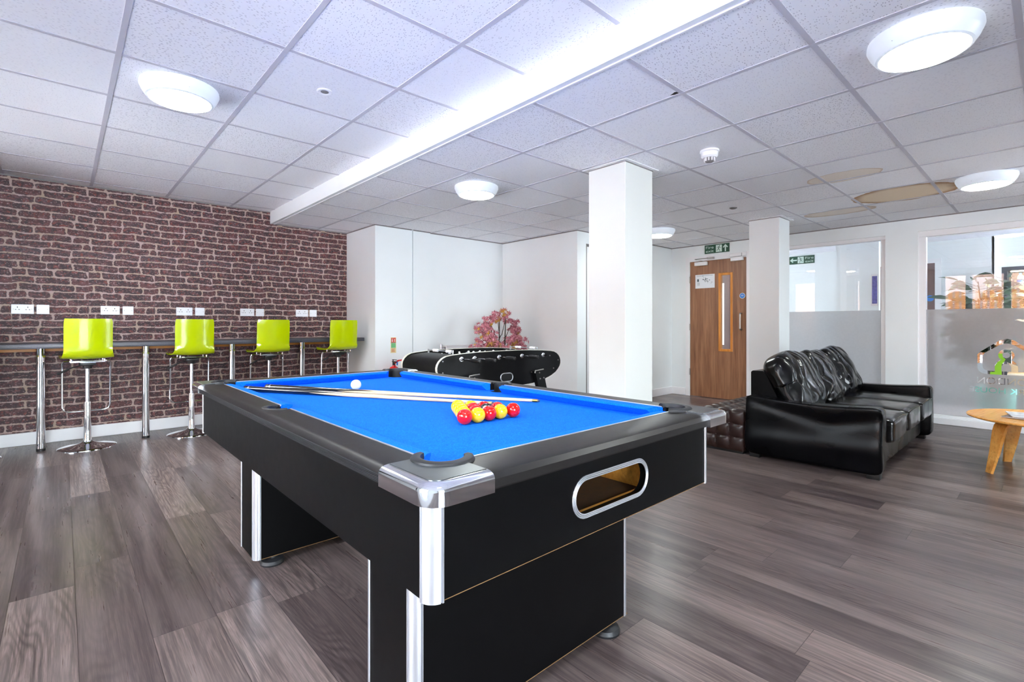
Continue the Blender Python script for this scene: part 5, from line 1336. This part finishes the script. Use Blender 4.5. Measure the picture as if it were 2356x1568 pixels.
# display cabinet with warm shelf light
DC = thing('display_cabinet', 'dark framed lit display cabinet behind the glass at the right edge', 'cabinet', (9.1, -.15, 0))
cy0, cy1, cx0, cx1, ct = -.75, .45, 8.85, 9.30, 1.82
obj('cabinet_frame', MB().box((cx0, cy1 - .05, .12), (cx1, cy1, ct - .05)).box((cx0, cy0, .12), (cx1, cy0 + .05, ct - .05)).box((cx0, cy0, ct - .05), (cx1, cy1, ct)).box((cx0, cy0, 0), (cx1, cy1, .12)), M['graphite'], DC, True)
obj('back_board', MB().box((cx1 - .02, cy0 + .05, .12), (cx1 - .005, cy1 - .05, ct - .05)), M['shelf'], DC, True)
for z in (.45, .80, 1.15, 1.47): obj('shelf', MB().box((cx0 + .02, cy0 + .05, z), (cx1 - .02, cy1 - .05, z + .018)), M['shelf'], DC, True)
for z in (.78, 1.13, 1.45, 1.755): obj('light_strip', MB().box((cx0 + .03, cy0 + .08, z), (cx0 + .05, cy1 - .08, z + .01)), M['warmstrip'], DC, True)
snk = [mat('cream snack box', (232, 220, 196), .5), mat('red print snack box', (204, 60, 52), .5), mat('pale tan snack box', (214, 190, 150), .5)]
k = 0
for zi, z in enumerate((1.489, 1.169)):
    for j in range(6):
        y = .355 - j * .085; h = .085 + .02 * ((j + zi) % 2)
        o_ = obj('snack_box', MB().box((-.05, -.036, 0), (.05, .036, h), .002, 1), snk[(j * 2 + zi) % 3]); o_.location = (8.95, y, z)
        tag(o_, '%s carton number-free pack on the %s shelf of the lit cabinet' % (['cream', 'red printed', 'tan'][(j * 2 + zi) % 3], ['upper', 'lower'][zi]), 'box', 'cartons on the cabinet shelves'); k += 1
        o_['label'] = '%s carton, %s from the left on the %s visible shelf of the lit cabinet' % (['cream', 'red printed', 'tan'][(j * 2 + zi) % 3], ['first', 'second', 'third', 'fourth', 'fifth', 'sixth'][j], ['upper', 'lower'][zi])
t = thing('water_bottle', 'clear water bottle with blue cap on the cabinet top shelf', 'bottle', (8.93, .285, 1.594))
obj('bottle_body', MB().lathe([(.001, 0), (.030, 0), (.033, .01), (.033, .085), (.024, .11), (.013, .125), (.013, .135)], n=20), mat('pale bottle plastic', (214, 222, 226), .15, var=.05), t)
obj('bottle_label', MB().lathe([(.0335, .03), (.0335, .06)], n=20), M['bluest'], t); obj('bottle_cap', MB().lathe([(.014, .13), (.014, .147), (.001, .148)], n=16), M['bluest'], t)
# leafy plant in a mint pot
GP = thing('potted_plant', 'tall dark green plant in a mint pot behind the frosted glass', 'plant', (7.60, .43, 0))
obj('pot', MB().lathe([(.001, 0), (.125, 0), (.135, .02), (.168, .38), (.175, .40), (.160, .40), (.155, .37), (.001, .37)], n=40), M['mint'], GP)
obj('soil', MB().lathe([(.001, .375), (.158, .372)], n=24), M['soil'], GP)
sm = MB(); lf = MB(); R = random.Random(11)
def leafblade(mb, base, d, L_, W_, droop=.25, roll=0.0):
    d = Vector(d).normalized(); up = Vector((0, 0, 1)); sd = d.cross(up).normalized() if abs(d.z) < .95 else Vector((1, 0, 0)); nn = sd.cross(d); rq = Matrix.Rotation(roll, 3, d); sd = rq @ sd; nn = rq @ nn
    pts = []
    for f, wf_ in ((0, .06), (.25, .8), (.5, 1), (.75, .7), (1, 0)):
        c = Vector(base) + d * L_ * f - up * droop * L_ * f * f
        pts.append((c - sd * W_ * wf_ / 2 + nn * .05 * W_ * wf_, c, c + sd * W_ * wf_ / 2 + nn * .05 * W_ * wf_))
    for a, b_ in zip(pts, pts[1:]):
        va = [mb.bm.verts.new(q) for q in a]; vb = [mb.bm.verts.new(q) for q in b_]
        mb.bm.faces.new([va[0], va[1], vb[1], vb[0]]); mb.bm.faces.new([va[1], va[2], vb[2], vb[1]])
for k in range(9):
    a = R.uniform(0, 2 * PI); top = Vector((.16 * math.cos(a), .16 * math.sin(a), R.uniform(1.25, 1.62)))
    sm.tube([(.05 * math.cos(a), .05 * math.sin(a), .40), (.08 * math.cos(a), .08 * math.sin(a), .9), tuple(top)], [.014, .010, .005], 8)
    for j in range(46):
        f = R.uniform(.25, 1.0); z = .40 + (top.z - .40) * f; b0 = Vector((top.x * f, top.y * f, z)); aa = R.uniform(0, 2 * PI); out = R.uniform(.05, .26)
        dd = Vector((math.cos(aa), math.sin(aa), R.uniform(-.1, .5)))
        b1 = b0 + dd.normalized() * out
        if b1.x < -.22: continue
        if b1.x < -.05: dd.x = abs(dd.x) * .3
        sm.tube([tuple(b0), tuple(b1)], .002, 5, caps=False)
        leafblade(lf, b1, dd + Vector((0, 0, .1)), R.uniform(.15, .23), R.uniform(.06, .09), R.uniform(.1, .5), R.uniform(-1.4, 1.4))
obj('stem', sm, M['bark'], GP); obj('foliage', lf, M['leaf'], GP, smooth=0)

# ------------------------------------------------------------------ yard outside the windows (seen mirrored in the glazing)
struct('ground_yard', MB().box((-16, -14, -.16), (XW - .21, 14, -.1)).box((XW - .21, -14, -.16), (12, YB - .21, -.1)), M['grass'])
BB = thing('brick_building', 'pink brick building outside the windows, mirrored in the glazing', 'building', (-12, 3, -.1))
obj('outer_wall', MB().box((-12.3, -8, -.1), (-12.0, 14, 4.2)), M['outbrick'], BB, True)
obj('window', MB().box((-12.0, 4.6, 2.4), (-11.97, 5.5, 3.2)), M['white'], BB, True)
FN = thing('slatted_fence', 'orange stained slatted yard fence mirrored in the glazing', 'fence', (-6, 1.5, -.1))
fs_ = MB()
for k in range(62): fs_.box((-6.0, -3.0 + k * .155, -.1), (-5.975, -3.0 + k * .155 + .10, 2.10), .004, 1)
obj('slat_panel', fs_, M['fence'], FN, True)
obj('fence_rail', MB().box((-6.04, -3.0, 1.80), (-6.0, 6.6, 1.89)).box((-6.04, -3.0, .4), (-6.0, 6.6, .49)), M['fence'], FN, True)
